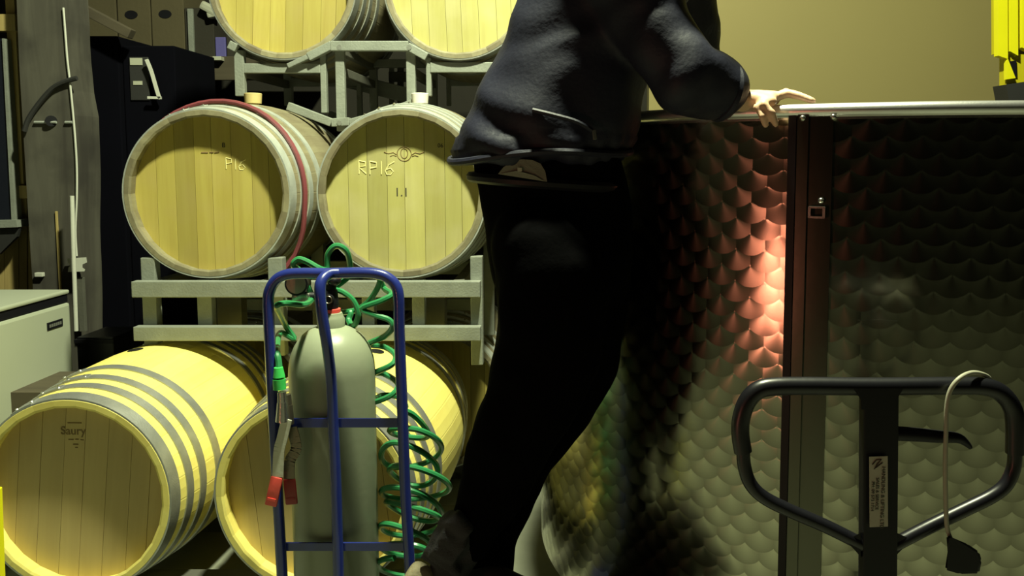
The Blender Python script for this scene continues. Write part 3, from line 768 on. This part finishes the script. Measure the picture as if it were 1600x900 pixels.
YF_ = YC - RC - .028
def TP(px, py, y=YF_): return P(px, py, y)
tr = thing('cylinder_trolley', 'blue tubular hand trolley holding the gas cylinder', 'trolley', (TP(530, 900).x, YC, 0))
def tpart(name, bm, mat, smooth=True, par=None): o = mesh(name, bm, mat, tr, smooth); o.location = -tr.location; return o
rt = 8.7 / (F / YF_)
def foot(px, py, Y):
    p = TP(px, py, Y); return p
bl = TP(441, 900); br = TP(641, 900)
dl = (bl - TP(426, 650)).normalized(); drr = (br - TP(632, 650)).normalized()
kl = bl + dl * ((bl.z - .05) / -dl.z); kr = br + drr * ((br.z - .05) / -drr.z)
main = [kl, bl, TP(433, 760), TP(426, 620), TP(421, 520), TP(419, 470), TP(423, 450), TP(433, 436), TP(448, 429), TP(470, 427), TP(515, 427), TP(565, 426), TP(590, 428), TP(606, 434), TP(618, 446), TP(623, 466), TP(624, 520), TP(628, 620), TP(633, 760), br, kr]
bm = bmesh.new(); tube(bm, catmull(main, 5), rt, 12); tpart('frame_tube', bm, M['blue'])
yc2 = YF_ - .045
cen = [TP(530, 427), TP(515, 428, YF_ - .012), TP(503, 438, yc2 + .01), TP(500, 455, yc2), TP(503, 490, yc2), TP(511, 540, yc2 + .01), TP(517, 590, YF_ - .012), TP(520, 650, YF_ - .004), TP(525, 760, YF_ - .002), TP(529, 900, YF_)]
dd = (cen[-1] - cen[-2]).normalized(); cen.append(cen[-1] + dd * ((cen[-1].z - .05) / -dd.z))
bm = bmesh.new(); tube(bm, catmull(cen, 6), rt, 12); tpart('centre_tube', bm, M['blue'])
for (y0, y1, xa, xb) in ((653, 668, 427, 632), (847, 861, 438, 640)):
    bm = bmesh.new(); a = TP(xa, (y0+y1)/2, YF_ + .012); b = TP(xb, (y0+y1)/2, YF_ + .012); hgt = (y1-y0)/(F/YF_)
    beam(bm, a, b, .006, hgt, .001, up=Vector((0, 0, 1))); tpart('cross_strap', bm, M['blue'], False)
bm = bmesh.new(); box(bm, (cx_, YC + .02, .05), (.36, .30, .012), None, .002); tpart('base_plate', bm, M['blue'], False)
for xx in (kl.x - .03, kr.x + .03):
    bm = bmesh.new(); cyl(bm, (xx - .02, YF_ - .03, .075), (xx + .02, YF_ - .03, .075), .075, None, 28); tpart('wheel', bm, M['rubber'])
# ball valves on the hose end
for i, (pts, body_, g0, g1, mat, lab) in enumerate((
    ([(448, 655), (441, 685), (436, 705), (434, 745)], (441, 636), (433, 745), (423, 790), 'red', 'steel ball valve with a bright red lever grip, hung on the trolley left side'),
    ([(456, 668), (463, 700), (453, 720), (452, 748)], (449, 640), (452, 748), (456, 788), 'reddark', 'ball valve with a dark red lever grip, just behind the bright red one'))):
    Y = YF_ - .030 + i*.022
    o0 = TP(*body_, Y)
    v = thing('ball_valve', lab, 'valve', o0)
    def vp(name, bm, mat_): q_ = mesh(name, bm, mat_, v, True); q_.location = -o0; return q_
    bm = bmesh.new(); pl = catmull([TP(x, y, Y) for x, y in pts], 4)
    for a, b in zip(pl, pl[1:]): beam(bm, a, b, .027, .004, 0, up=Vector((0, 1, 0)))
    vp('lever', bm, M['lever'] if i == 0 else M['brass'])
    bm = bmesh.new(); a, b = TP(*g0, Y), TP(*g1, Y); beam(bm, a, b, .031, .010, .0045, up=Vector((0, 1, 0))); beam(bm, a.lerp(b, .72), a.lerp(b, .80), .022, .013, 0, up=Vector((0, 1, 0))); vp('lever_grip', bm, M[mat])
    bm = bmesh.new()
    cyl(bm, TP(body_[0], body_[1] + 22, Y + .004), TP(body_[0], body_[1] - 8, Y + .004), .017, .013, 16)
    cyl(bm, TP(body_[0], body_[1] - 8, Y + .004), TP(body_[0] - 1, body_[1] - 24, Y + .004), .012, .011, 12)
    vp('valve_body', bm, M['steel'] if i == 0 else M['brass'])
# green hose
hose = thing('coiled_hose', 'green coiled hose looping over the trolley top and down beside the gas cylinder', 'hose', TP(650, 900))
Yh = YC + .02
hp = [(437, 605, YF_-.02), (436, 570, YF_-.01), (433, 545, YF_+.03), (438, 520, YC+.10), (460, 530, YC + .13), (447, 510, YC+.12), (436, 488, YC+.02), (432, 478, YF_ + .03), (448, 474, YF_ + .03), (475, 476, YF_+.03), (487, 466, YC), (480, 445, YC), (470, 425, YC+.02), (458, 414, YC), (466, 405, YC), (480, 409, YC), (500, 420, YC),
      (511, 420, YC+.02), (512, 398, YC+.02), (525, 384, YC+.02), (541, 392, YC+.03), (547, 415, YC+.05), (544, 432, YC+.06), (533, 442, YC+.05), (520, 452, YC+.03), (535, 456, YC+.02), (552, 470, YC+.02), (560, 492, YC+.02), (552, 510, YC+.03), (545, 500, YC+.06), (548, 488, YC+.07), (535, 488, YC + .08), (555, 485, YC+.08), (575, 472, YC+.06), (590, 450, YC+.04), (594, 435, YC + .03), (588, 425, YC+.06),
      (600, 450, YC+.10), (612, 460, YC+.02), (595, 470, YC), (565, 482, YC), (585, 492, YC), (608, 500, YC), (613, 512, YC), (600, 526, YC+.02), (575, 538, YC+.05), (600, 542, YC+.1), (618, 555, YC+.05), (612, 570, YC), (585, 583, YC+.03), (600, 584, YC+.08), (622, 600, YC+.03), (612, 617, YC), (585, 628, YC+.02), (596, 618, YC+.09), (622, 620, YC+.09), (634, 634, YC+.06)]
pts = [P(*q_) for q_ in hp]
nl = 8.2
cs = [(630, 664, 32), (652, 688, 40), (634, 722, 44), (654, 748, 44), (638, 782, 50), (654, 806, 44), (628, 838, 42), (646, 866, 42), (628, 900, 42)]
STP = 16
for k in range(int((len(cs)-1) * STP)):
    i, fr_ = divmod(k, STP); fr_ /= STP
    c0_ = [cs[i][q_]*(1-fr_) + cs[i+1][q_]*fr_ for q_ in range(3)]
    a = 2*PI*k/STP - PI/2
    Yc = YC + .03
    w_ = c0_[2] * (1 + .18*noise.noise(Vector((k*.11, 3, 1))))
    yy = c0_[1] + (21 + 12*noise.noise(Vector((k*.07, 9, 2))))*math.sin(a + .35 + 1.2*noise.noise(Vector((k*.06, 1, 4)))) + 18*noise.noise(Vector((k*.10, 0, 7))) + 6*math.sin(a*.5)
    pts.append(P(c0_[0] + w_*math.cos(a) + 8*noise.noise(Vector((k*.2, 5, 2))), yy, Yc + .075*math.sin(a)))
bm = bmesh.new(); tube(bm, catmull(pts, 5), 4.8/(F/YC), 8); o = mesh('hose', bm, M['green'], hose, True); o.location = -hose.location
bm = bmesh.new(); cyl(bm, P(437, 608, YF_-.02), P(436, 592, YF_-.02), .016, .016, 16); cyl(bm, P(436, 589, YF_-.02), P(435, 574, YF_-.02), .015, .011, 16)
o = mesh('coupling', bm, M['greenbright'], hose, True); o.location = -hose.location
bm = bmesh.new(); tube(bm, [P(436 + .1*a, 590.5, YF_ - .02) for a in (0, 1)], .0145, 12); o = mesh('coupling_seal', bm, M['black'], hose); o.location = -hose.location

# ------------------------------------------------------------------ pallet jack
YJ = 1.2; SJ = F / YJ
j = thing('pallet_jack', 'black pallet jack handle loop in front of the tank at lower right', 'pallet jack', (P(1372, 700, YJ).x, YJ, 0))
def jp(name, bm, mat, smooth=True, parent=None): o = mesh(name, bm, mat, parent or j, smooth); o.location = -j.location if parent is None else (0, 0, 0); return o
grip = [(1161, 706), (1157, 680), (1158, 655), (1167, 628), (1184, 610), (1208, 604), (1260, 603), (1372, 604), (1490, 603), (1535, 604), (1562, 613), (1580, 634), (1586, 660), (1586, 708)]
bm = bmesh.new(); tube(bm, catmull([P(x, y, YJ) for x, y in grip], 5), 14.5/SJ, 16); jp('handle_grip', bm, M['blackgloss'])
for sp in ([(1161, 700), (1163, 728), (1172, 755), (1192, 776), (1230, 796), (1290, 822), (1350, 852)], [(1586, 700), (1584, 730), (1572, 757), (1550, 775), (1510, 795), (1450, 824), (1396, 852)]):
    bm = bmesh.new(); tube(bm, catmull([P(x, y, YJ) for x, y in sp], 5), 11/SJ, 14); jp('loop_tube', bm, M['blackgloss'])
bm = bmesh.new(); a = P(1373, 612, YJ); b = P(1371, 930, YJ)
beam(bm, a, b, 56/SJ, 24/SJ, .003, up=Vector((0, 1, 0)))
jp('handle_post', bm, M['black'], False)
bm = bmesh.new(); fv = []
for y in (YJ - .0135, YJ + .0135): fv.append([bm.verts.new(P(x_, y_, y)) for x_, y_ in ((1333, 607), (1412, 607), (1401, 624), (1400, 640), (1346, 640), (1345, 624))])
bm.faces.new(fv[0]); bm.faces.new(fv[1][::-1])
for k in range(6): bm.faces.new((fv[0][k], fv[0][(k+1) % 6], fv[1][(k+1) % 6], fv[1][k]))
jp('top_gusset', bm, M['black'], False)
for (pp_) in ([(1345, 832), (1345, 870), (1322, 845)], [(1400, 832), (1400, 868), (1425, 843)]):
    bm = bmesh.new(); fv = [[bm.verts.new(P(x_, y_, y)) for x_, y_ in pp_] for y in (YJ - .008, YJ + .008)]
    bm.faces.new(fv[0]); bm.faces.new(fv[1][::-1])
    for k in range(3): bm.faces.new((fv[0][k], fv[0][(k+1) % 3], fv[1][(k+1) % 3], fv[1][k]))
    jp('lower_gusset', bm, M['black'], False)
bm = bmesh.new(); lv = catmull([P(x, y, YJ) for x, y in ((1396, 677), (1430, 679), (1465, 682), (1495, 684), (1508, 691), (1517, 700))], 4)
n_ = len(lv); tube(bm, lv, [(11.5 - 8.5*(i/(n_-1))**2)/SJ for i in range(n_)], 12); jp('control_lever', bm, M['black'])
bm = bmesh.new(); a = P(1372.5, 713, YJ - .016); b = P(1373, 823, YJ - .016); beam(bm, a, b, 29/SJ, .0012, 0, up=Vector((0, 1, 0)))
st_ = jp('sticker', bm, M['sticker'], False)
def jtext(s, px, py, size):
    c = bpy.data.curves.new('lettering', 'FONT'); c.body = s; c.size = size; c.extrude = .0002; c.align_x = 'CENTER'; c.align_y = 'CENTER'; c.materials.append(M['ink'])
    o = text_obj('lettering', c); o.parent = st_; o.location = P(px, py, YJ - .0175)
    o.rotation_euler = (PI/2, PI/2, 0); return o
jtext('HANDLING & LIFTING LTD', 1379, 778, .0078); jtext('SALES & SERVICE', 1370.5, 772, .0066); jtext('PH: 09 573 1714', 1363.5, 776, .0066)
bm = bmesh.new(); tube(bm, [P(x, y, YJ - .0175) for x, y in ((1363, 726), (1369, 719), (1377, 718), (1370, 726), (1366, 733), (1372, 728), (1379, 723))], .0009, 5)
o = mesh('emblem', bm, M['ink'], st_)
# below the frame: pole, pump, wheels, forks under the tank
pl0 = P(1371, 925, YJ)
bm = bmesh.new(); tube(bm, [pl0, Vector((pl0.x, YJ + .03, .30))], .018, 12); jp('pole', bm, M['black'])
bm = bmesh.new(); cyl(bm, (pl0.x, YJ + .06, .10), (pl0.x, YJ + .06, .36), .05); box(bm, (pl0.x, YJ + .17, .20), (.30, .12, .12), None, .01); jp('pump', bm, M['black'])
for s in (-.06, .06):
    bm = bmesh.new(); cyl(bm, (pl0.x + s - .02, YJ + .06, .08), (pl0.x + s + .02, YJ + .06, .08), .08, None, 28); jp('wheel', bm, M['rubber'])
for s in (-.18, .18):
    bm = bmesh.new(); box(bm, (pl0.x + s, YJ + .72, .16), (.15, 1.15, .045), None, .006); jp('fork', bm, M['black'])
# cord over the handle
cd = thing('grey_cord', 'pale grey cord hooked over the pallet jack handle, dark plug at its end', 'cord', P(1478, 640, YJ))
yf = YJ - .022
cp = [P(1548, 610, YJ + .02), P(1546, 592, YJ + .015), P(1533, 584, YJ), P(1515, 583, YJ - .012), P(1497, 593, yf), P(1484, 612, yf), P(1479, 640, yf), P(1478, 680, yf), P(1477, 730, yf), P(1478, 790, yf), P(1480, 825, yf), P(1487, 845, yf)]
bm = bmesh.new(); tube(bm, catmull(cp, 6), 3.6/SJ, 10); o = mesh('cord', bm, M['cord'], cd, True); o.location = -cd.location
bm = bmesh.new()
bxp = [(1478, 836), (1488, 840), (1512, 850), (1530, 862), (1534, 876), (1530, 896), (1500, 897), (1476, 890), (1484, 862)]
fv = [[bm.verts.new(P(x_, y_, y)) for x_, y_ in bxp] for y in (yf - .010, yf + .012)]
bm.faces.new(fv[0]); bm.faces.new(fv[1][::-1]); n_ = len(bxp)
for k in range(n_): bm.faces.new((fv[0][k], fv[0][(k+1) % n_], fv[1][(k+1) % n_], fv[1][k]))
bmesh.ops.bevel(bm, geom=list(bm.edges), offset=.003, segments=2, affect='EDGES')
o = mesh('plug', bm, M['black'], cd, True); o.location = -cd.location

# ------------------------------------------------------------------ chest freezer
FZ = zz(472, 3.34)
fr_ = thing('chest_freezer', 'white chest freezer with a black lid edge at the left of the photo', 'freezer', (-2.32, 2.75, 0))
xf = P(112, 520, 3.34).x
part_box('cabinet', fr_, xf - .62, xf, 2.05, 3.34, .03, FZ, M['white'], .012)
part_box('lid_edge', fr_, xf - .615, xf - .006, 2.06, 3.335, FZ + .002, FZ + .036, M['black'], .003)
part_box('lid', fr_, xf - .62, xf + .0, 2.05, 3.34, FZ + .036, FZ + .052, M['white'], .006)
part_box('base', fr_, xf - .60, xf - .02, 2.08, 3.32, 0, .03, M['black'], .003)
# badge
bd = P(97, 496, 3.27)
part_box('badge', fr_, xf, xf + .003, 3.18, 3.28, FZ - .085, FZ - .055, M['black'], .001)
for k in range(6): part_box('letter', fr_, xf + .003, xf + .004, 3.192 + k*.0135, 3.202 + k*.0135, FZ - .076, FZ - .064, M['galv_dark'], 0)
# wooden crate below it, in front
cr = thing('wooden_crate', 'low rough timber crate between the freezer and bottom left barrel', 'crate', (P(32, 700, 2.9).x, 3.0, 0))
xa, xb = P(8, 640, 2.95).x, P(62, 640, 2.95).x; zt_ = zz(613, 2.95)
for k in range(4): part_box('slat', cr, xa, xb + .02, 2.95, 2.97, zt_ - .115 - k*.13, zt_ - k*.13, M['plank'], .002)
for xx in (xa, xb): part_box('corner_post', cr, xx, xx + .03, 2.97, 3.0, zt_ - .5, zt_ - .005, M['plank'], .002)
part_box('top_board', cr, xa, xb + .02, 2.97, 3.25, zt_ - .02, zt_, M['plank'], .002)
# dark crate beside the cabinet
t = thing('black_crate', 'black plastic crate in the dark gap between the white freezer and the barrels', 'crate', (P(145, 545, 3.45).x, 3.55, 0))
part_box('box', t, P(120, 545, 3.45).x, P(178, 545, 3.45).x, 3.45, 3.68, 0, zz(527, 3.45), M['blackgloss'], .006)
part_box('lip', t, P(118, 545, 3.45).x, P(180, 545, 3.45).x, 3.44, 3.69, zz(536, 3.45), zz(530, 3.45), M['black'], .002)

# ------------------------------------------------------------------ post, studs, window, conduit on the left
YPst = 3.72
pst = thing('timber_post', 'thick weathered grey timber post with a bolt and a wavy edge', 'post', (P(75, 300, YPst).x, YPst, 0))
bm = bmesh.new(); le = [(26, 0), (30, 100), (36, 200), (42, 300), (48, 400), (52, 460)]; re_ = [(98, 0), (100, 40), (104, 100), (108, 140), (115, 180), (118, 230), (119, 300), (118, 360), (122, 460)]
le = [(20, -260)] + le + [(60, 900)]; re_ = [(92, -260)] + re_ + [(128, 900)]
def yat(l, y):
    for (x0, y0), (x1, y1) in zip(l, l[1:]):
        if y0 <= y <= y1: return x0 + (x1-x0)*(y-y0)/(y1-y0)
rows = []
for y in sorted({q_[1] for q_ in le + re_} | set(range(-240, 900, 30))):
    wv = 1.5*noise.noise(Vector((y*.02, 0, 0)))
    a, b = P(yat(le, y), y, YPst), P(yat(re_, y) + wv, y, YPst)
    rows.append([bm.verts.new(q_) for q_ in (a, b, b + Vector((0, .2, 0)), a + Vector((0, .2, 0)))])
for a, b in zip(rows, rows[1:]):
    for k in range(4): bm.faces.new((a[k], a[(k+1) % 4], b[(k+1) % 4], b[k]))
bm.faces.new(rows[0]); bm.faces.new(rows[-1][::-1])
o = mesh('trunk', bm, M['post'], pst); o.location = -pst.location
bm = bmesh.new()
for x0, x1 in ((54, 72), (74, 88), (102, 113)):
    cyl(bm, P(x0, 191, YPst - .008), P(x1, 191, YPst - .008), .006, None, 8)
o = mesh('bolt_rod', bm, M['galv'], pst); o.location = -pst.location
bm = bmesh.new(); cyl(bm, P(80, 189, YPst - .012), P(80, 189, YPst + .01), .024, None, 14); o = mesh('bolt_washer', bm, M['black'], pst); o.location = -pst.location
part_box('batten', pst, P(90, 380, YPst).x, P(93, 380, YPst).x, YPst - .008, YPst, zz(455, YPst), zz(330, YPst), M['pine'], .001)
bm = bmesh.new(); box(bm, P(62, 429, YPst - .01), (.035, .02, .018), None, .002); o = mesh('cleat', bm, M['pvc'], pst); o.location = -pst.location
w_ = thing('white_wire', 'thin white wire running down the edge of the timber post', 'wire', P(100, 15, YPst))
bm = bmesh.new(); tube(bm, catmull([P(x, y, YPst - .008) for x, y in ((99, 12), (102, 50), (105, 90), (109, 125), (113, 165), (117, 210), (120, 260), (120, 310), (118, 360), (120, 400))], 4), .0045, 6)
o = mesh('wire', bm, M['pvc'], w_); o.location = -w_.location
bk = thing('black_cable', 'black cable curving across the timber post to the black cabinet', 'cable', P(80, 150, YPst))
bm = bmesh.new(); tube(bm, catmull([P(x, y, YPst - .016) for x, y in ((38, 205), (45, 185), (62, 160), (82, 138), (100, 128), (120, 122))], 5), .011, 8); o = mesh('cable', bm, M['rubber'], bk); o.location = -bk.location
cn = thing('white_conduit', 'white plastic conduit pipe standing upright in front of the dark cabinet', 'pipe', P(120, 517, 3.62))
bm = bmesh.new(); tube(bm, [P(112.5, 306, 3.62), P(115, 400, 3.62), P(119, 517, 3.62)], .0095, 10); o = mesh('pipe', bm, M['pvc'], cn, True); o.location = -cn.location
bm = bmesh.new(); fv = [[bm.verts.new(P(x_, y_, y)) for x_, y_ in ((105, 404), (135, 402), (136, 410), (129, 413), (129, 418), (133, 421), (132, 424), (106, 425), (107, 418), (110, 415), (106, 411))] for y in (3.66, 3.70)]
bm.faces.new(fv[0]); bm.faces.new(fv[1][::-1])
for k in range(11): bm.faces.new((fv[0][k], fv[0][(k+1) % 11], fv[1][(k+1) % 11], fv[1][k]))
o = mesh('bracket', bm, M['pvc'], cn); o.location = -cn.location
part_box('backing_strip', cn, P(122, 480, 3.68).x, P(131, 480, 3.68).x, 3.68, 3.70, zz(518, 3.68), zz(434, 3.68), M['rack_dark'], .001)

YW = 3.86
sd_ = thing('stud_frame', 'pine studs and boards of the wall beside the timber post', 'wall frame', (P(20, 300, YW).x, YW, 0))
def sq(name, quad, mat, y=YW, d=.05, par=None):
    bm = bmesh.new(); fv = [[bm.verts.new(P(x_, y_, y) + Vector((0, dy, 0))) for x_, y_ in quad] for dy in (0, d)]
    n_ = len(quad); bm.faces.new(fv[0]); bm.faces.new(fv[1][::-1])
    for k in range(n_): bm.faces.new((fv[0][k], fv[0][(k+1) % n_], fv[1][(k+1) % n_], fv[1][k]))
    o = mesh(name, bm, M[mat], par or sd_); o.location = -(par or sd_).location; return o
sq('stud', [(6, -40), (20, -40), (38, 310), (24, 310)], 'pine', YW - .02)
sq('noggin', [(-20, 22), (23, 22), (24, 48), (-20, 48)], 'pine', YW - .05)
sq('noggin', [(-20, 290), (46, 290), (46, 310), (-20, 310)], 'pine', YW - .04)
for k, (x0, x1) in enumerate(((-12, 6), (6, 29), (29, 42), (43, 52))):
    sq('board', [(x0 + .5, 310), (x1 - .5, 310), (x1 + 1.5, 640), (x0 + 2.5, 640)], 'pine', YW, .02)
sq('batten', [(5, 60), (8, 60), (30, 300), (14, 350)], 'rack', YW - .035, .03)
wn = thing('window_pane_unit', 'dark window with a pale sill at the left edge', 'window', P(-10, 350, YW - .08))
sq('glass_pane', [(-60, 60), (3, 60), (18, 346), (-60, 346)], 'glass', YW - .07, .01, wn)
sq('sill', [(-60, 346), (25, 344), (27, 355), (-60, 358)], 'rack', YW - .12, .09, wn)
sq('frame', [(3, 60), (6, 60), (24, 346), (18, 346)], 'rack', YW - .08, .05, wn)
brk = thing('dark_bracket', 'dark triangular bracket under the window sill', 'bracket', P(5, 370, YW - .1))
sq('plate', [(-30, 359), (30, 357), (26, 370), (-2, 398), (-30, 398)], 'rubber', YW - .10, .02, brk)

# ------------------------------------------------------------------ black cabinet and things above it
YK = 4.05
kx0, kx1, kx2 = P(108, 200, YK).x, P(190, 200, YK).x, P(273, 200, YK).x
cab = thing('black_cabinet', 'tall matt black cabinet behind the timber post, two pale stickers on it', 'cabinet', ((kx0+kx2)/2, YK + .3, 0))
part_box('body', cab, kx0, kx1, YK, YK + .55, 0, zz(56, YK), M['void'], .006)
part_box('door', cab, kx1 + .004, kx2, YK + .03, YK + .5, 0, zz(70, YK), M['void'], .006)
part_box('label_plate', cab, P(199, 120, YK).x, P(229, 120, YK).x, YK + .022, YK + .030, zz(156, YK), zz(88, YK), M['rubber'], .003)
part_box('sticker', cab, P(200, 95, YK).x, P(219, 95, YK).x, YK + .018, YK + .022, zz(101, YK), zz(90, YK), M['sticker'], .0)
part_box('sticker', cab, P(205, 128, YK).x, P(219, 128, YK).x, YK + .018, YK + .022, zz(132, YK), zz(126, YK), M['sticker'], .0)
bm = bmesh.new(); hl = catmull([P(x, y, YK - .01) for x, y in ((229, 93), (236, 110), (242, 130), (248, 150), (251, 154))], 4)
for a, b in zip(hl, hl[1:]): beam(bm, a, b, .014, .012, 0, up=Vector((0, 1, 0)))
beam(bm, P(231, 152.5, YK - .01), P(252, 153, YK - .01), .012, .012, 0); o = mesh('door_handle', bm, M['pvc'], cab); o.location = -cab.location
# plank ledge under the boxes
lg = thing('wall_ledge', 'rough timber ledge behind the left racks, bottles and boxes on it', 'shelf', (P(320, 110, 4.45).x, 4.6, zz(125, 4.45)))
part_box('front_board', lg, P(-10, 100, 4.75).x, P(470, 100, 4.75).x, 4.75, 4.78, zz(125, 4.75), zz(88, 4.75), M['plank'], .003)
part_box('shelf_board', lg, P(-10, 100, 4.75).x, P(470, 100, 4.75).x, 4.78, 5.3, zz(92, 4.75), zz(88, 4.75), M['plank'], .003)
zl = zz(88, 4.75)
def carton(px0, px1, py0, lab, mat='cardboard', y=4.85, hole=None, group=None, name='cardboard_box', cat='box', z0=None):
    x0, x1 = P(px0, py0, y).x, P(px1, py0, y).x; z1 = zz(py0, y); zb = zl + .001 if z0 is None else z0
    t = thing(name, lab, cat, ((x0+x1)/2, y, zb), 0, group)
    part_box('carton', t, x0, x1, y, y + .3, zb, z1, M[mat], .004)
    if hole:
        bm = bmesh.new(); c_ = P(hole[0], hole[1], y - .001); cyl(bm, (0, 0, -.002), (0, 0, .002), .032, None, 20)
        o = mesh('hand_hole', bm, M['black'], t); o.matrix_basis = Matrix.Translation(c_ - t.location) @ Matrix.Rotation(PI/2, 4, 'X') @ Matrix.Diagonal((1.15, .75, 1, 1))
    if mat == 'cardboard': part_box('tape', t, (x0+x1)/2 - .02, (x0+x1)/2 + .02, y - .001, y, z1 - .09, z1 - .001, M['plank'], 0)
    return t
gb = 'cartons on the timber ledge'
carton(118, 178, -45, 'tan carton on the ledge, left of the one with an oval hole', 'cardboard', group=gb)
carton(180, 231, -60, 'tan carton with a dark oval hand hole, above the black cabinet', 'cardboard', hole=(205, 23), group=gb)
carton(233, 284, -60, 'dim brown carton right of the one with the oval hole', 'cardboard', hole=(258, 22), group=gb)
t = carton(288, 333, 12, 'open dark crate with a pale corner strip on the ledge', 'carddark', name='dark_crate', cat='crate')
part_box('corner_strip', t, P(295, 50, 4.84).x, P(303, 50, 4.84).x, 4.83, 4.848, zl + .003, zz(14, 4.84), M['rack'], .001)
t = carton(336, 352, 58, 'small purple packet on the ledge beside the top left barrel', 'purple', name='purple_packet', cat='packet')
t = thing('small_white_box', 'tiny white box at the front edge of the ledge', 'box', (P(338, 90, 4.70).x, 4.70, zz(94, 4.72)))
part_box('box', t, P(332, 90, 4.70).x, P(345, 90, 4.70).x, 4.70, 4.749, zz(94, 4.7), zz(88, 4.7), M['sticker'], .002)
t = carton(353, 372, 40, 'narrow dark carton at the right end of the ledge', 'carddark', name='dark_carton', cat='box')
t = thing('white_cloth', 'crumpled pale cloth draped on the dark crate', 'cloth', P(328, 10, 4.8))
bm = bmesh.new(); box(bm, P(328, 14, 4.82), (.10, .06, .05), Matrix.Rotation(.5, 4, 'Y'), .015); box(bm, P(333, 21, 4.82), (.06, .05, .05), Matrix.Rotation(-.2, 4, 'Y'), .012)
o = mesh('fabric', bm, M['sticker'], t); o.location = -t.location
t = thing('diagonal_brace', 'brown timber brace running down from the post towards the racks', 'beam', P(140, 20, 4.0))
part_beam('beam', t, P(70, -18, 3.98), P(206, 54, 3.98), .05, .045, M['plank'], .004)
t = thing('round_log', 'cut brown log end beside the timber post, above the cabinet', 'log', P(118, 38, 4.1))
bm = bmesh.new(); tube(bm, [P(98, 34, 4.13), P(118, 38, 4.13), P(134, 39, 4.15)], [.055, .052, .03], 14); o = mesh('log', bm, M['plank'], t, True); o.location = -t.location

# ------------------------------------------------------------------ yellow things
YY = 3.9
yr = thing('ribbed_upright', 'bright yellow ribbed upright on a black foot, behind the tank at top right', 'machine', (P(1590, 100, YY).x, YY, 0))
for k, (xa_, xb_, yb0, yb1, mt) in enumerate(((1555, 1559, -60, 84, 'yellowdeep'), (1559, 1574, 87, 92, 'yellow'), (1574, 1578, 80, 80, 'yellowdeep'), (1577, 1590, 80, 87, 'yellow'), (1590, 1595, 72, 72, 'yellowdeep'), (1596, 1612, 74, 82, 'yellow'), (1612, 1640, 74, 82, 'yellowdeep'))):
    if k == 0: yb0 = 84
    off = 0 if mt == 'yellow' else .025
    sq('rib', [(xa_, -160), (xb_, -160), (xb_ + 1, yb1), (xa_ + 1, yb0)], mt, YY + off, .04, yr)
sq('spine_plate', [(1572, 85), (1640, 85), (1640, 128), (1572, 133)], 'yellowdeep', YY + .03, .06, yr)
sq('web', [(1573, 95), (1575, 92), (1587, 122), (1573, 124)], 'yellow', YY + .0, .025, yr)
sq('web', [(1577, 96), (1588, 94), (1589, 120), (1585, 120)], 'black', YY + .02, .01, yr)
sq('foot', [(1572, 132), (1640, 122), (1640, 175), (1580, 175)], 'rubber', YY, .12, yr)
xf_ = P(1610, 170, YY).x
part_box('stand', yr, xf_ - .08, xf_ + .2, YY, YY + .12, 0, zz(174, YY), M['rubber'], .005)
ys = thing('yellow_bar', 'sliver of a leaning yellow bar at the bottom left edge', 'bar', (P(-20, 900, 1.5).x, 1.5, 0))
a = P(-17.0, 765, 1.5); b = P(-12.0, 900, 1.5); d_ = (b - a).normalized(); e_ = b + d_*(b.z/-d_.z)
part_beam('bar', ys, a - d_*.0, e_ - d_*.0, .03, .03, M['yellow'], .002)
